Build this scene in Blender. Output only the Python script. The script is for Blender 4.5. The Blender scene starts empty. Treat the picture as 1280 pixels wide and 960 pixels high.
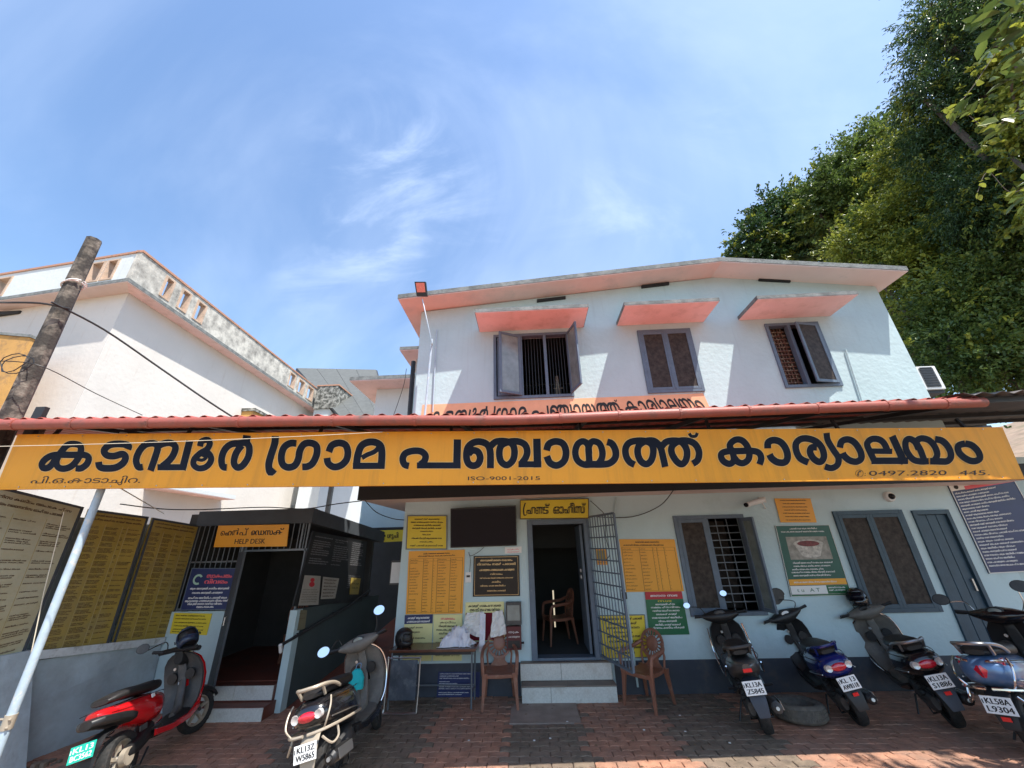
import bpy, math, random, bmesh
import numpy as np
from mathutils import Vector, Matrix
from math import sin, cos, radians, pi
random.seed(7)
SC = bpy.context.scene
COL = SC.collection
# ------------------------------------------------------------------ camera
F, PITCH, ROLL, YAW, EYE = 467.0, radians(23.2), radians(-1.52), radians(2.1), 2.1
fw = Vector((-sin(YAW)*cos(PITCH), cos(YAW)*cos(PITCH), sin(PITCH)))
r0 = Vector((cos(YAW), sin(YAW), 0)); u0 = r0.cross(fw)
rt = cos(ROLL)*r0 + sin(ROLL)*u0
up = -sin(ROLL)*r0 + cos(ROLL)*u0
cam = bpy.data.cameras.new('camera'); camo = bpy.data.objects.new('camera', cam); COL.objects.link(camo)
camo.matrix_world = Matrix(((rt.x, up.x, -fw.x, 0), (rt.y, up.y, -fw.y, 0), (rt.z, up.z, -fw.z, EYE), (0, 0, 0, 1)))
cam.sensor_width = 36; cam.lens = 36*F/1280; cam.clip_end = 2000; cam.clip_start = .05
SC.camera = camo
# ------------------------------------------------------------------ sky and sun
SUN = Vector((.364, -.3075, 1)).normalized()
w = bpy.data.worlds.new('World'); SC.world = w; w.use_nodes = True
nt = w.node_tree; N = nt.nodes; L = nt.links
bg = N['Background']; bg.inputs[1].default_value = .138
sky = N.new('ShaderNodeTexSky'); sky.sky_type = 'NISHITA'; sky.sun_disc = False
sky.sun_elevation = math.asin(SUN.z); sky.sun_rotation = math.atan2(SUN.x, SUN.y)
sky.air_density = 1.25; sky.dust_density = 1.0; sky.ozone_density = 2.0
tc = N.new('ShaderNodeTexCoord')
def wmap(rot, sc):
    m = N.new('ShaderNodeMapping'); m.inputs['Rotation'].default_value = rot; m.inputs['Scale'].default_value = sc
    L.new(tc.outputs['Generated'], m.inputs[0]); return m
def wnoise(m, s, det, rough, dist):
    n = N.new('ShaderNodeTexNoise'); n.inputs['Scale'].default_value = s; n.inputs['Detail'].default_value = det
    n.inputs['Roughness'].default_value = rough; n.inputs['Distortion'].default_value = dist
    L.new(m.outputs[0], n.inputs['Vector']); return n
def wramp(src, a, b, va=0, vb=1):
    r = N.new('ShaderNodeMapRange'); r.inputs[1].default_value = a; r.inputs[2].default_value = b
    r.inputs[3].default_value = va; r.inputs[4].default_value = vb; r.interpolation_type = 'SMOOTHSTEP'
    L.new(src, r.inputs[0]); return r.outputs[0]
def wmath(op, a, b):
    m = N.new('ShaderNodeMath'); m.operation = op; m.use_clamp = False
    for i, x in enumerate((a, b)):
        if isinstance(x, (int, float)): m.inputs[i].default_value = x
        else: L.new(x, m.inputs[i])
    return m.outputs[0]
wisp = wnoise(wmap((.35, .75, .55), (1.3, 4.2, 2.4)), 1.9, 8, .58, .7)
veil = wnoise(wmap((.1, .2, .4), (1, 1.6, 1)), 1.5, 6, .55, .5)
def cone(px, py, inner, outer):     # a soft patch of sky round one direction
    d = ((px-640)/F)*rt + ((480-py)/F)*up + fw; d.normalize()
    dp = N.new('ShaderNodeVectorMath'); dp.operation = 'DOT_PRODUCT'; dp.inputs[1].default_value = d
    nm = N.new('ShaderNodeVectorMath'); nm.operation = 'NORMALIZE'; L.new(tc.outputs['Generated'], nm.inputs[0]); L.new(nm.outputs[0], dp.inputs[0])
    return wramp(dp.outputs['Value'], cos(outer), cos(inner))
c1 = cone(510, 255, .05, .27); c2 = cone(960, 100, .02, .22); c3 = cone(770, 310, .02, .25); c4 = cone(400, 360, .02, .12)
patches = wmath('ADD', wmath('ADD', c1, wmath('MULTIPLY', c2, .22)), wmath('ADD', wmath('MULTIPLY', c3, .5), wmath('MULTIPLY', c4, .4)))
dens = wmath('MULTIPLY', wmath('MULTIPLY', wramp(wisp.outputs[0], .46, .80), patches), .42)
haze = wmath('MULTIPLY', wramp(veil.outputs[0], .38, .78), .20)
sep = N.new('ShaderNodeSeparateXYZ'); L.new(tc.outputs['Generated'], sep.inputs[0])
mixf = wmath('MINIMUM', wmath('ADD', dens, haze), .85)
mx = N.new('ShaderNodeMix'); mx.data_type = 'RGBA'; L.new(mixf, mx.inputs['Factor'])
tint = N.new('ShaderNodeMix'); tint.data_type = 'RGBA'; tint.blend_type = 'MULTIPLY'; tint.inputs['Factor'].default_value = 1
L.new(sky.outputs[0], tint.inputs['A']); tint.inputs['B'].default_value = (1.0, 1.09, 1.17, 1)
L.new(tint.outputs['Result'], mx.inputs['A']); mx.inputs['B'].default_value = (6.2, 7.0, 8.2, 1)
L.new(mx.outputs['Result'], bg.inputs[0])
sl = bpy.data.lights.new('sun', 'SUN'); slo = bpy.data.objects.new('sun', sl); COL.objects.link(slo)
sl.energy = 4.8; sl.angle = radians(.5); sl.color = (1, .955, .88)
slo.rotation_euler = (-SUN).to_track_quat('-Z', 'Y').to_euler()
SC.view_settings.view_transform = 'Standard'; SC.view_settings.look = 'None'
SC.view_settings.exposure = 0.75; SC.view_settings.gamma = 1
try: SC.cycles.max_bounces = 8; SC.cycles.diffuse_bounces = 4; SC.cycles.use_denoising = True
except Exception: pass

# ------------------------------------------------------------------ placing helpers: where a line of sight meets a wall, the ground ...
EY = Vector((0, 0, EYE))
def ray(x, y): return rt*((x-640)/F) + up*((480-y)/F) + fw
def onY(x, y, Y): d = ray(x, y); return EY + d*(Y/d.y)
def onZ(x, y, Z): d = ray(x, y); return EY + d*((Z-EYE)/d.z)
def onP(x, y, P0, U):       # vertical plane through P0 along U
    n = Vector((U[1], -U[0], 0)); d = ray(x, y); P0 = Vector((P0[0], P0[1], 0))
    return EY + d*((P0-EY).dot(n)/d.dot(n))
# ------------------------------------------------------------------ materials
MATS = {}
def srgb(r, g, b):
    f = lambda c: (c/255/12.92) if c/255 <= .04045 else ((c/255+.055)/1.055)**2.4
    return (f(r), f(g), f(b))
def mat(name, col, rough=.6, metal=0, var=.12, vs=4, bump=0, bs=60, dirt=None, ds=2, dth=(.5, .7), streak=False, spec=.5, coat=0, emit=None, col2=None, island=False, trans=0):
    if name in MATS: return MATS[name]
    m = bpy.data.materials.new(name); m.use_nodes = True; t = m.node_tree; n = t.nodes; l = t.links
    b = n['Principled BSDF']; b.inputs['Roughness'].default_value = rough; b.inputs['Metallic'].default_value = metal
    b.inputs['Specular IOR Level'].default_value = spec; b.inputs['Coat Weight'].default_value = coat
    b.inputs['Coat Roughness'].default_value = .08
    tcn = n.new('ShaderNodeTexCoord'); geo = n.new('ShaderNodeNewGeometry')
    P = geo.outputs['Position']
    no = n.new('ShaderNodeTexNoise'); no.inputs['Scale'].default_value = vs; no.inputs['Detail'].default_value = 6; no.inputs['Roughness'].default_value = .6
    l.new(P, no.inputs['Vector'])
    rp = n.new('ShaderNodeMix'); rp.data_type = 'RGBA'
    c = Vector(col); lo = tuple(max(0, x*(1-var)) for x in c); hi = tuple(min(1, x*(1+var)) for x in c) if col2 is None else col2
    rp.inputs['A'].default_value = (*lo, 1); rp.inputs['B'].default_value = (*hi, 1)
    mr = n.new('ShaderNodeMapRange'); mr.inputs[1].default_value = .3; mr.inputs[2].default_value = .7
    l.new(geo.outputs['Random Per Island'] if island else no.outputs[0], mr.inputs[0])
    if island:
        mr.inputs[1].default_value = .35; mr.inputs[2].default_value = 1.05; no.inputs['Scale'].default_value = .9; no.inputs['Detail'].default_value = 3
        ad = n.new('ShaderNodeMath'); ad.operation = 'MULTIPLY_ADD'; ad.inputs[1].default_value = .55; l.new(geo.outputs['Random Per Island'], ad.inputs[0]); l.new(no.outputs[0], ad.inputs[2]); l.new(ad.outputs[0], mr.inputs[0])
    l.new(mr.outputs[0], rp.inputs['Factor']); out = rp.outputs['Result']
    if dirt:
        dn = n.new('ShaderNodeTexNoise'); dn.inputs['Scale'].default_value = ds; dn.inputs['Detail'].default_value = 9; dn.inputs['Roughness'].default_value = .68
        if streak:
            mp = n.new('ShaderNodeMapping'); mp.inputs['Scale'].default_value = (5, 5, .35); l.new(P, mp.inputs[0]); l.new(mp.outputs[0], dn.inputs['Vector'])
        else: l.new(P, dn.inputs['Vector'])
        d2 = n.new('ShaderNodeMapRange'); d2.inputs[1].default_value = dth[0]; d2.inputs[2].default_value = dth[1]; l.new(dn.outputs[0], d2.inputs[0])
        m2 = n.new('ShaderNodeMix'); m2.data_type = 'RGBA'; l.new(d2.outputs[0], m2.inputs['Factor']); l.new(out, m2.inputs['A']); m2.inputs['B'].default_value = (*dirt, 1)
        out = m2.outputs['Result']
    l.new(out, b.inputs['Base Color'])
    if bump:
        bn = n.new('ShaderNodeTexNoise'); bn.inputs['Scale'].default_value = bs; bn.inputs['Detail'].default_value = 5; l.new(P, bn.inputs['Vector'])
        bp = n.new('ShaderNodeBump'); bp.inputs['Strength'].default_value = bump; bp.inputs['Distance'].default_value = .02
        l.new(bn.outputs[0], bp.inputs['Height']); l.new(bp.outputs[0], b.inputs['Normal'])
    if emit:
        b.inputs['Emission Color'].default_value = (*emit[:3], 1); b.inputs['Emission Strength'].default_value = emit[3]
    if trans:
        tr = n.new('ShaderNodeBsdfTranslucent'); l.new(out, tr.inputs[0]); ms = n.new('ShaderNodeMixShader'); ms.inputs[0].default_value = trans
        l.new(b.outputs[0], ms.inputs[1]); l.new(tr.outputs[0], ms.inputs[2]); l.new(ms.outputs[0], n['Material Output'].inputs[0])
    MATS[name] = m; return m
M = dict(
 wall_up=mat('pale_blue_wall_paint', (.465,.585,.60), .85, var=.06, vs=1.3, bump=.45, bs=11, dirt=(.39,.48,.49), ds=1.6, dth=(.55,.85), streak=True),
 wall_lo=mat('shade_toned_wall_paint', (.52,.66,.69), .85, var=.05, vs=1.3, bump=.3, bs=14, dirt=(.42,.56,.58), ds=2.2, dth=(.55,.85)),  # same paint as upstairs, toned apart for the canopy shade
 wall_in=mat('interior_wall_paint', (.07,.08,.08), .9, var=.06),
 pink=mat('pink_soffit_paint', (.85,.60,.57), .8, var=.07, vs=2, bump=.15, bs=30, dirt=(.62,.42,.36), ds=3, dth=(.5,.8)),
 pinkmid=mat('soft_pink_soffit_paint', (.80,.55,.48), .8, var=.06, vs=2, bump=.15, bs=30, dirt=(.58,.45,.40), ds=2.2, dth=(.5,.8)),
 pinkpale=mat('pale_pink_soffit_paint', (.76,.61,.56), .8, var=.05, vs=2, dirt=(.5,.45,.42), ds=3, dth=(.6,.85)),
 fascia=mat('weathered_grey_fascia', (.15,.16,.155), .9, var=.25, vs=9, bump=.5, bs=50, dirt=(.29,.30,.285), ds=5, dth=(.42,.7)),
 dado=mat('dark_navy_dado_paint', (.045,.055,.075), .55, var=.2, vs=3, dirt=(.10,.09,.08), ds=3, dth=(.55,.75)),
 blackfascia=mat('black_fascia_paint', (.012,.012,.014), .6, var=.2),
 frame=mat('blue_grey_joinery_paint', (.11,.15,.20), .5, var=.12, vs=8, dirt=(.20,.23,.26), ds=20, dth=(.6,.75)),
 framedk=mat('dark_teal_joinery_paint', (.035,.075,.11), .5, var=.15, vs=8),
 glassy=mat('dark_mesh_pane', (.05,.04,.034), .6, var=.5, vs=14, spec=.2),
 glassup=mat('dusty_window_glass', (.20,.24,.23), .18, var=.25, vs=5, spec=.7),
 ironblk=mat('dark_iron', (.03,.03,.032), .5, .3, var=.2),
 irongrey=mat('grey_iron', (.16,.18,.20), .5, .3, var=.2),
 gutter=mat('terracotta_red_gutter_plastic', (.34,.085,.06), .5, var=.25, vs=5, bump=.1, dirt=(.14,.07,.055), ds=5, dth=(.48,.70)),
 redtile=mat('red_roof_sheet', (.40,.07,.045), .55, var=.2, vs=7, dirt=(.15,.05,.04), ds=5, dth=(.5,.7)),
 under=mat('grey_sheet_underside', (.16,.14,.13), .6, .2, var=.2, vs=5),
 banner=mat('orange_yellow_banner_paint', (.84,.345,.014), .55, var=.07, vs=1.2, bump=.1, bs=18, dirt=(.58,.25,.02), ds=1.6, dth=(.48,.80), streak=True),
 navyl=mat('navy_black_sign_paint', (.011,.015,.026), .8, var=.2, spec=.2),
 paleout=mat('pale_yellow_letter_outline', (.86,.56,.20), .6, var=.05),
 blackl=mat('black_print', (.015,.013,.012), .6, var=.1),
 yellow=mat('yellow_board_print', (.72,.55,.035), .5, var=.07, vs=2, bump=.08, bs=9),
 orange=mat('orange_board_print', (.82,.37,.03), .45, var=.06, vs=2, bump=.08, bs=9),
 ochre=mat('ochre_board_print', (.36,.26,.05), .6, var=.15, vs=2.5, dirt=(.30,.24,.09), ds=2, dth=(.45,.7)),
 greyyel=mat('faded_grey_yellow_board_print', (.45,.43,.30), .6, var=.12, vs=1.5, dirt=(.38,.33,.17), ds=1, dth=(.45,.7)),
 paleyel=mat('pale_yellow_board_print', (.78,.74,.35), .5, var=.05),
 darkbrown=mat('dark_brown_print', (.10,.055,.03), .7, var=.2),
 navy=mat('navy_board_print', (.022,.035,.12), .4, var=.12),
 green=mat('green_board_print', (.015,.14,.055), .4, var=.12),
 dkgreen=mat('dark_green_board_print', (.012,.095,.07), .4, var=.12),
 red=mat('red_board_print', (.45,.02,.03), .4, var=.1),
 whitep=mat('white_print', (.80,.80,.78), .6, var=.04),
 redp=mat('pink_red_print', (.75,.12,.16), .5, var=.1),
 gold=mat('gold_print', (.62,.42,.20), .35, .4, var=.1),
 blackgl=mat('black_granite_plaque', (.012,.011,.012), .2, var=.3, vs=40, spec=.3),
 screen=mat('glossy_black_screen', (.006,.006,.012), .12, var=.1, spec=.15),
 blackpl=mat('black_plastic', (.014,.014,.015), .45, var=.2),
 greypl=mat('grey_plastic', (.055,.055,.055), .5, var=.2, vs=9, dirt=(.12,.105,.09), ds=6, dth=(.5,.75)),
 warmgrey=mat('warm_grey_plastic', (.135,.125,.11), .55, var=.2, vs=9, dirt=(.23,.2,.17), ds=6, dth=(.5,.75)),
 whitepl=mat('white_plastic', (.74,.74,.72), .4, var=.05),
 chair=mat('brown_moulded_plastic', (.25,.105,.065), .42, var=.15, vs=7, dirt=(.33,.20,.15), ds=9, dth=(.55,.75)),
 wood=mat('dark_brown_table_top', (.11,.045,.028), .25, var=.3, vs=6),
 cloth=mat('white_crumpled_cloth', (.72,.73,.80), .9, var=.05, bump=.3, bs=25),
 paper=mat('white_paper_sheet', (.74,.74,.72), .8, var=.04),
 tilew=mat('speckled_white_tile', (.60,.61,.57), .35, var=.12, vs=45, dirt=(.42,.38,.32), ds=4, dth=(.55,.8)),
 tiledk=mat('worn_tile_edge', (.20,.16,.13), .6, var=.2),
 redfloor=mat('red_oxide_floor', (.17,.05,.03), .5, var=.2, vs=3, dirt=(.10,.05,.04), ds=4),
 tyre=mat('black_tyre_rubber', (.020,.020,.020), .8, var=.25, vs=30, dirt=(.07,.055,.045), ds=12, dth=(.5,.8)),
 tyredust=mat('dusty_grey_tyre_rubber', (.11,.10,.085), .85, var=.25, vs=20, dirt=(.20,.17,.13), ds=8, dth=(.45,.7)),
 chrome=mat('chrome', (.75,.75,.75), .15, 1, var=.03),
 steel=mat('brushed_steel', (.45,.45,.45), .35, .9, var=.1),
 beige=mat('beige_painted_metal', (.42,.36,.28), .4, .2, var=.1),
 paintblk=mat('gloss_black_paint', (.010,.010,.012), .2, var=.1, coat=.8),
 paintred=mat('gloss_red_paint', (.55,.008,.012), .22, var=.05, coat=.8),
 paintblue=mat('deep_blue_paint', (.008,.018,.13), .2, var=.1, coat=.8),
 paintlb=mat('metallic_light_blue_paint', (.09,.17,.32), .28, .3, var=.08, coat=.7),
 paintgrey=mat('dark_grey_metallic_paint', (.085,.08,.078), .3, .3, var=.1, coat=.5),
 paintwhite=mat('pearl_white_paint', (.62,.58,.52), .3, var=.04, coat=.5),
 lampred=mat('red_lamp_lens', (.62,.01,.03), .12, var=.2, vs=50, spec=.8, coat=1),
 lampclear=mat('clear_lamp_lens', (.62,.60,.58), .12, .3, var=.2, vs=60, coat=1),
 lampamber=mat('amber_lamp_lens', (.75,.22,.02), .15, var=.1, coat=1),
 reflector=mat('bright_red_reflector', (.80,.02,.02), .3, var=.1),
 mirror=mat('mirror_glass', (.85,.87,.9), .03, 1, var=.01),
 plate=mat('white_number_plate', (.82,.82,.80), .4, var=.03),
 plateg=mat('green_number_plate', (.015,.42,.30), .4, var=.05),
 seatv=mat('black_seat_vinyl', (.016,.015,.015), .5, var=.2, bump=.1, bs=120),
 helmb=mat('matt_black_helmet_shell', (.014,.014,.015), .42, var=.1),
 helmn=mat('dark_navy_helmet_shell', (.02,.035,.07), .35, var=.2, coat=.3),
 teal=mat('teal_cloth', (.01,.42,.45), .8, var=.15),
 cream=mat('cream_wall_paint', (.70,.655,.595), .9, var=.05, vs=.7, bump=.3, bs=8, dirt=(.55,.46,.38), ds=1.5, dth=(.6,.85), streak=True),  # even cream base with streaked dirt
 palewall=mat('off_white_wall_paint', (.66,.69,.68), .9, var=.05, vs=.7, bump=.3, bs=8, dirt=(.5,.5,.47), ds=1.5, dth=(.6,.85), streak=True),
 moss=mat('mould_streaked_white_parapet', (.62,.59,.52), .9, var=.1, vs=3, bump=.3, bs=12, dirt=(.17,.16,.145), ds=3.1, dth=(.40,.72)),
 mossd=mat('lichen_blackened_parapet', (.36,.35,.31), .9, var=.2, vs=8, dirt=(.07,.07,.06), ds=5, dth=(.42,.56)),
 orangewall=mat('orange_ochre_wall_paint', (.55,.30,.09), .9, var=.12, vs=3, dirt=(.25,.15,.08), ds=4, dth=(.5,.7)),
 coping=mat('terracotta_coping_paint', (.50,.26,.17), .85, var=.15, vs=6, dirt=(.2,.14,.1), ds=6),
 post=mat('blackened_concrete_post', (.21,.175,.14), .95, var=.35, vs=14, bump=.6, bs=30, dirt=(.045,.038,.032), ds=3.6, dth=(.38,.54)),
 pipe=mat('peeling_pale_blue_pipe_paint', (.42,.52,.60), .6, var=.12, vs=9, dirt=(.62,.60,.56), ds=16, dth=(.56,.66)),
 lowwall=mat('grey_blue_low_wall_paint', (.40,.47,.50), .85, var=.12, vs=3, bump=.3, bs=20, dirt=(.30,.33,.34), ds=2.5, dth=(.45,.75)),
 lowcap=mat('whitewashed_ledge', (.58,.62,.63), .85, var=.12, vs=9, dirt=(.3,.3,.28), ds=10, dth=(.5,.7)),
 slate=mat('dark_slate_beam_paint', (.055,.065,.075), .7, var=.15, vs=4),
 pave_red=mat('red_concrete_paver', (.41,.20,.125), .85, var=.35, vs=7, bump=.5, bs=90, dirt=(.27,.18,.135), ds=1.4, dth=(.40,.72)),
 pave_dk=mat('dark_grey_brown_paver', (.185,.14,.10), .8, var=.4, vs=7, bump=.5, bs=90, dirt=(.24,.17,.13), ds=1.8, dth=(.46,.74)),
 cement=mat('grey_cement_patch', (.31,.245,.20), .85, var=.2, vs=5, bump=.3, bs=60),
 joint=mat('sandy_joint_earth', (.28,.19,.135), .95, var=.3, vs=8, bump=.4, bs=50),
 earth=mat('dusty_red_earth', (.28,.20,.14), .95, var=.25, vs=1.5, bump=.4, bs=20, dirt=(.16,.14,.08), ds=.7),
 bark=mat('brown_bark', (.10,.075,.055), .95, var=.3, vs=6, bump=.6, bs=20),
 leafA=mat('dark_evergreen_leaves', (.022,.055,.018), .42, island=True, col2=(.085,.15,.045), trans=.3),
 leafB=mat('mid_green_leaves', (.03,.07,.018), .42, island=True, col2=(.17,.235,.05), trans=.32),
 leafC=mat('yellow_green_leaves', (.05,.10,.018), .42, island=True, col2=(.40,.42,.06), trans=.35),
 wire=mat('black_cable_sheath', (.015,.015,.016), .5, var=.1),
 wirew=mat('pale_string', (.62,.55,.42), .7, var=.1),
 solar=mat('grey_roof_panel', (.10,.105,.10), .85, 0, var=.15),
 bulb=mat('lit_lamp', (.9,.85,.7), .4, emit=(1, .9, .7, 4)),
 glow=mat('glowing_strip', (.8,.8,.6), .4, emit=(1, .85, .6, .4)),  # self-lit colour for the bright strip in the doorway, no lamp
 skin=mat('brown_skin', (.20,.10,.06), .6, var=.08), shirt=mat('dark_maroon_shirt', (.05,.018,.02), .9, var=.1),
)
# ------------------------------------------------------------------ mesh builder
def root_of(o):
    while o.parent: o = o.parent
    return o
def tag(o, label=None, cat=None, group=None, kind=None):
    if label: o['label'] = label
    if cat: o['category'] = cat
    if group: o['group'] = group
    if kind: o['kind'] = kind
    return o
def thing(name, label, cat, loc=(0,0,0), group=None):
    o = bpy.data.objects.new(name, None); COL.objects.link(o); o.location = loc; o.empty_display_size = .1
    return tag(o, label, cat, group)
class MB:
    def __init__(s): s.v = []; s.f = []
    def add(s, vs, fs):
        k = len(s.v); s.v += [tuple(p) for p in vs]; s.f += [tuple(i+k for i in f) for f in fs]; return s
    def box(s, a, b):
        (x0,y0,z0),(x1,y1,z1) = a, b
        x0,x1 = sorted((x0,x1)); y0,y1 = sorted((y0,y1)); z0,z1 = sorted((z0,z1))
        return s.add([(x0,y0,z0),(x1,y0,z0),(x1,y1,z0),(x0,y1,z0),(x0,y0,z1),(x1,y0,z1),(x1,y1,z1),(x0,y1,z1)],
                     [(0,3,2,1),(4,5,6,7),(0,1,5,4),(1,2,6,5),(2,3,7,6),(3,0,4,7)])
    def hexa(s, p):   # 8 corners: bottom 0-3 ccw, top 4-7
        return s.add(p, [(0,3,2,1),(4,5,6,7),(0,1,5,4),(1,2,6,5),(2,3,7,6),(3,0,4,7)])
    def slab(s, q, n, t):   # quad q extruded by -n*t
        n = Vector(n); q = [Vector(a) for a in q]; b = [a-n*t for a in q]
        return s.hexa([*b, *q])
    def beam(s, p0, p1, wd, ht, upv=(0,0,1)):
        p0, p1 = Vector(p0), Vector(p1); d = (p1-p0).normalized(); u = Vector(upv); sd = d.cross(u)
        if sd.length < 1e-4: sd = d.cross(Vector((1,0,0)))
        sd.normalize(); u = sd.cross(d).normalized(); a = sd*wd/2; b = u*ht/2
        return s.hexa([p0-a-b, p1-a-b, p1+a-b, p0+a-b, p0-a+b, p1-a+b, p1+a+b, p0+a+b])
    def tube(s, pts, r, n=8, cap=True):
        pts = [Vector(p) for p in pts]; rs = r if isinstance(r, (list, tuple)) else [r]*len(pts)
        k = len(s.v); t0 = (pts[1]-pts[0]).normalized(); ref = Vector((0,0,1)) if abs(t0.z) < .9 else Vector((1,0,0))
        a = t0.cross(ref).normalized()
        for i, p in enumerate(pts):
            t = (pts[min(i+1, len(pts)-1)] - pts[max(i-1, 0)]).normalized()
            a = (a - t*a.dot(t)).normalized(); b = t.cross(a)
            for j in range(n):
                g = 2*pi*j/n; s.v.append(tuple(p + a*cos(g)*rs[i] + b*sin(g)*rs[i]))
        for i in range(len(pts)-1):
            for j in range(n):
                s.f.append((k+i*n+j, k+i*n+(j+1)%n, k+(i+1)*n+(j+1)%n, k+(i+1)*n+j))
        if cap: s.f.append(tuple(k+j for j in range(n))[::-1]); s.f.append(tuple(k+(len(pts)-1)*n+j for j in range(n)))
        return s
    def loft(s, rings, cap=True, close=True):
        k = len(s.v); n = len(rings[0])
        for r in rings: s.v += [tuple(p) for p in r]
        for i in range(len(rings)-1):
            for j in range(n if close else n-1):
                s.f.append((k+i*n+j, k+i*n+(j+1)%n, k+(i+1)*n+(j+1)%n, k+(i+1)*n+j))
        if cap: s.f.append(tuple(k+j for j in range(n))[::-1]); s.f.append(tuple(k+(len(rings)-1)*n+j for j in range(n)))
        return s
    def poly(s, pts, n, t):  # extrude polygon by -n*t
        n = Vector(n)*t; m = len(pts); pts = [Vector(p) for p in pts]
        return s.add([*pts, *[p-n for p in pts]], [tuple(range(m)), tuple(range(2*m-1, m-1, -1))]+[(i, (i+m), (i+1)%m+m, (i+1)%m) for i in range(m)])
    def xf(s, mtx, k=0):
        for i in range(k, len(s.v)): s.v[i] = tuple(mtx @ Vector(s.v[i]))
        return s
    def build(s, name, m, parent=None, smooth=False, local=False, bevel=0, cls=False, sub=0):
        me = bpy.data.meshes.new(name); vs = s.v
        org = Vector((0,0,0))
        if parent is not None and not local: org = root_of(parent).location
        elif parent is None and not local and vs:
            org = Vector([sum(p[i] for p in vs)/len(vs) for i in (0,1)]+[min(p[2] for p in vs)])
        me.from_pydata([(p[0]-org.x, p[1]-org.y, p[2]-org.z) for p in vs], [], s.f)
        me.validate(); me.update()
        bm = bmesh.new(); bm.from_mesh(me); bmesh.ops.recalc_face_normals(bm, faces=bm.faces) if not cls else None; bm.to_mesh(me); bm.free()
        if smooth:
            me.polygons.foreach_set('use_smooth', [True]*len(me.polygons))
        me.materials.append(M[m] if isinstance(m, str) else m)
        o = bpy.data.objects.new(name, me); COL.objects.link(o)
        if name in ('lettering', 'heading', 'plate_lettering', 'table_rules', 'column_rules'): o['kind'] = 'stuff'
        if parent is not None: o.parent = parent
        elif not local: o.location = org
        if bevel:
            b = o.modifiers.new('bevel', 'BEVEL'); b.width = bevel; b.segments = 2; b.limit_method = 'ANGLE'; b.angle_limit = radians(40)
        if sub:
            b = o.modifiers.new('sub', 'SUBSURF'); b.levels = sub; b.render_levels = sub
        if smooth and not sub:
            me.set_sharp_from_angle(angle=radians(42)) if hasattr(me, 'set_sharp_from_angle') else None
        return o
def copy_tree(o, parent=None):
    c = o.copy(); COL.objects.link(c)
    if parent is not None: c.parent = parent
    for ch in list(o.children): copy_tree(ch, c)
    return c
def crom(pts, k=6, closed=False):   # Catmull-Rom
    P = [Vector(p) for p in pts]; n = len(P); out = []
    for i in range(n if closed else n-1):
        a, b, c, d = (P[(i-1)%n], P[i], P[(i+1)%n], P[(i+2)%n]) if closed else (P[max(i-1,0)], P[i], P[i+1], P[min(i+2,n-1)])
        for j in range(k):
            t = j/k; out.append(.5*((2*b)+(c-a)*t+(2*a-5*b+4*c-d)*t*t+(3*b-a-3*c+d)*t**3))
    if not closed: out.append(P[-1])
    return out
def sag(a, b, s, n=10):
    a, b = Vector(a), Vector(b)
    return [a.lerp(b, i/n)-Vector((0,0,s*4*(i/n)*(1-i/n))) for i in range(n+1)]
# ------------------------------------------------------------------ lettering
_words = {}
def word(t, res=1):
    if (t, res) in _words: return _words[(t, res)]
    c = bpy.data.curves.new('t', 'FONT'); c.body = t; c.resolution_u = res; o = bpy.data.objects.new('t', c); COL.objects.link(o)
    bpy.context.view_layer.update()
    me = bpy.data.meshes.new_from_object(o.evaluated_get(bpy.context.evaluated_depsgraph_get()))
    v = [tuple(p.co) for p in me.vertices]; f = [tuple(p.vertices) for p in me.polygons]
    bpy.data.objects.remove(o); bpy.data.curves.remove(c); bpy.data.meshes.remove(me)
    x0 = min(p[0] for p in v) if v else 0; x1 = max(p[0] for p in v) if v else 1
    _words[(t, res)] = ([(p[0]-x0, p[1]) for p in v], f, x1-x0); return _words[(t, res)]
MAL = ["കടമൂർ","ഗാമ","ഓഫീസ","സേവനം","അപേക","രേഖകൾ","വിവരം","നികുതി","ജനന","മരണ","വിവാഹ","ഫീസ","തുക","നമർ","കാലാവധി","ഹാജരാകേണ","അനുമതി","കെടിടം","ലൈസൻസ","പരാതി","സമയം","ദിവസം","ആവശമായ","സാകപതം","പൊതുജന","അറിയിപ","വാർഡ","സഭ"]
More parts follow.
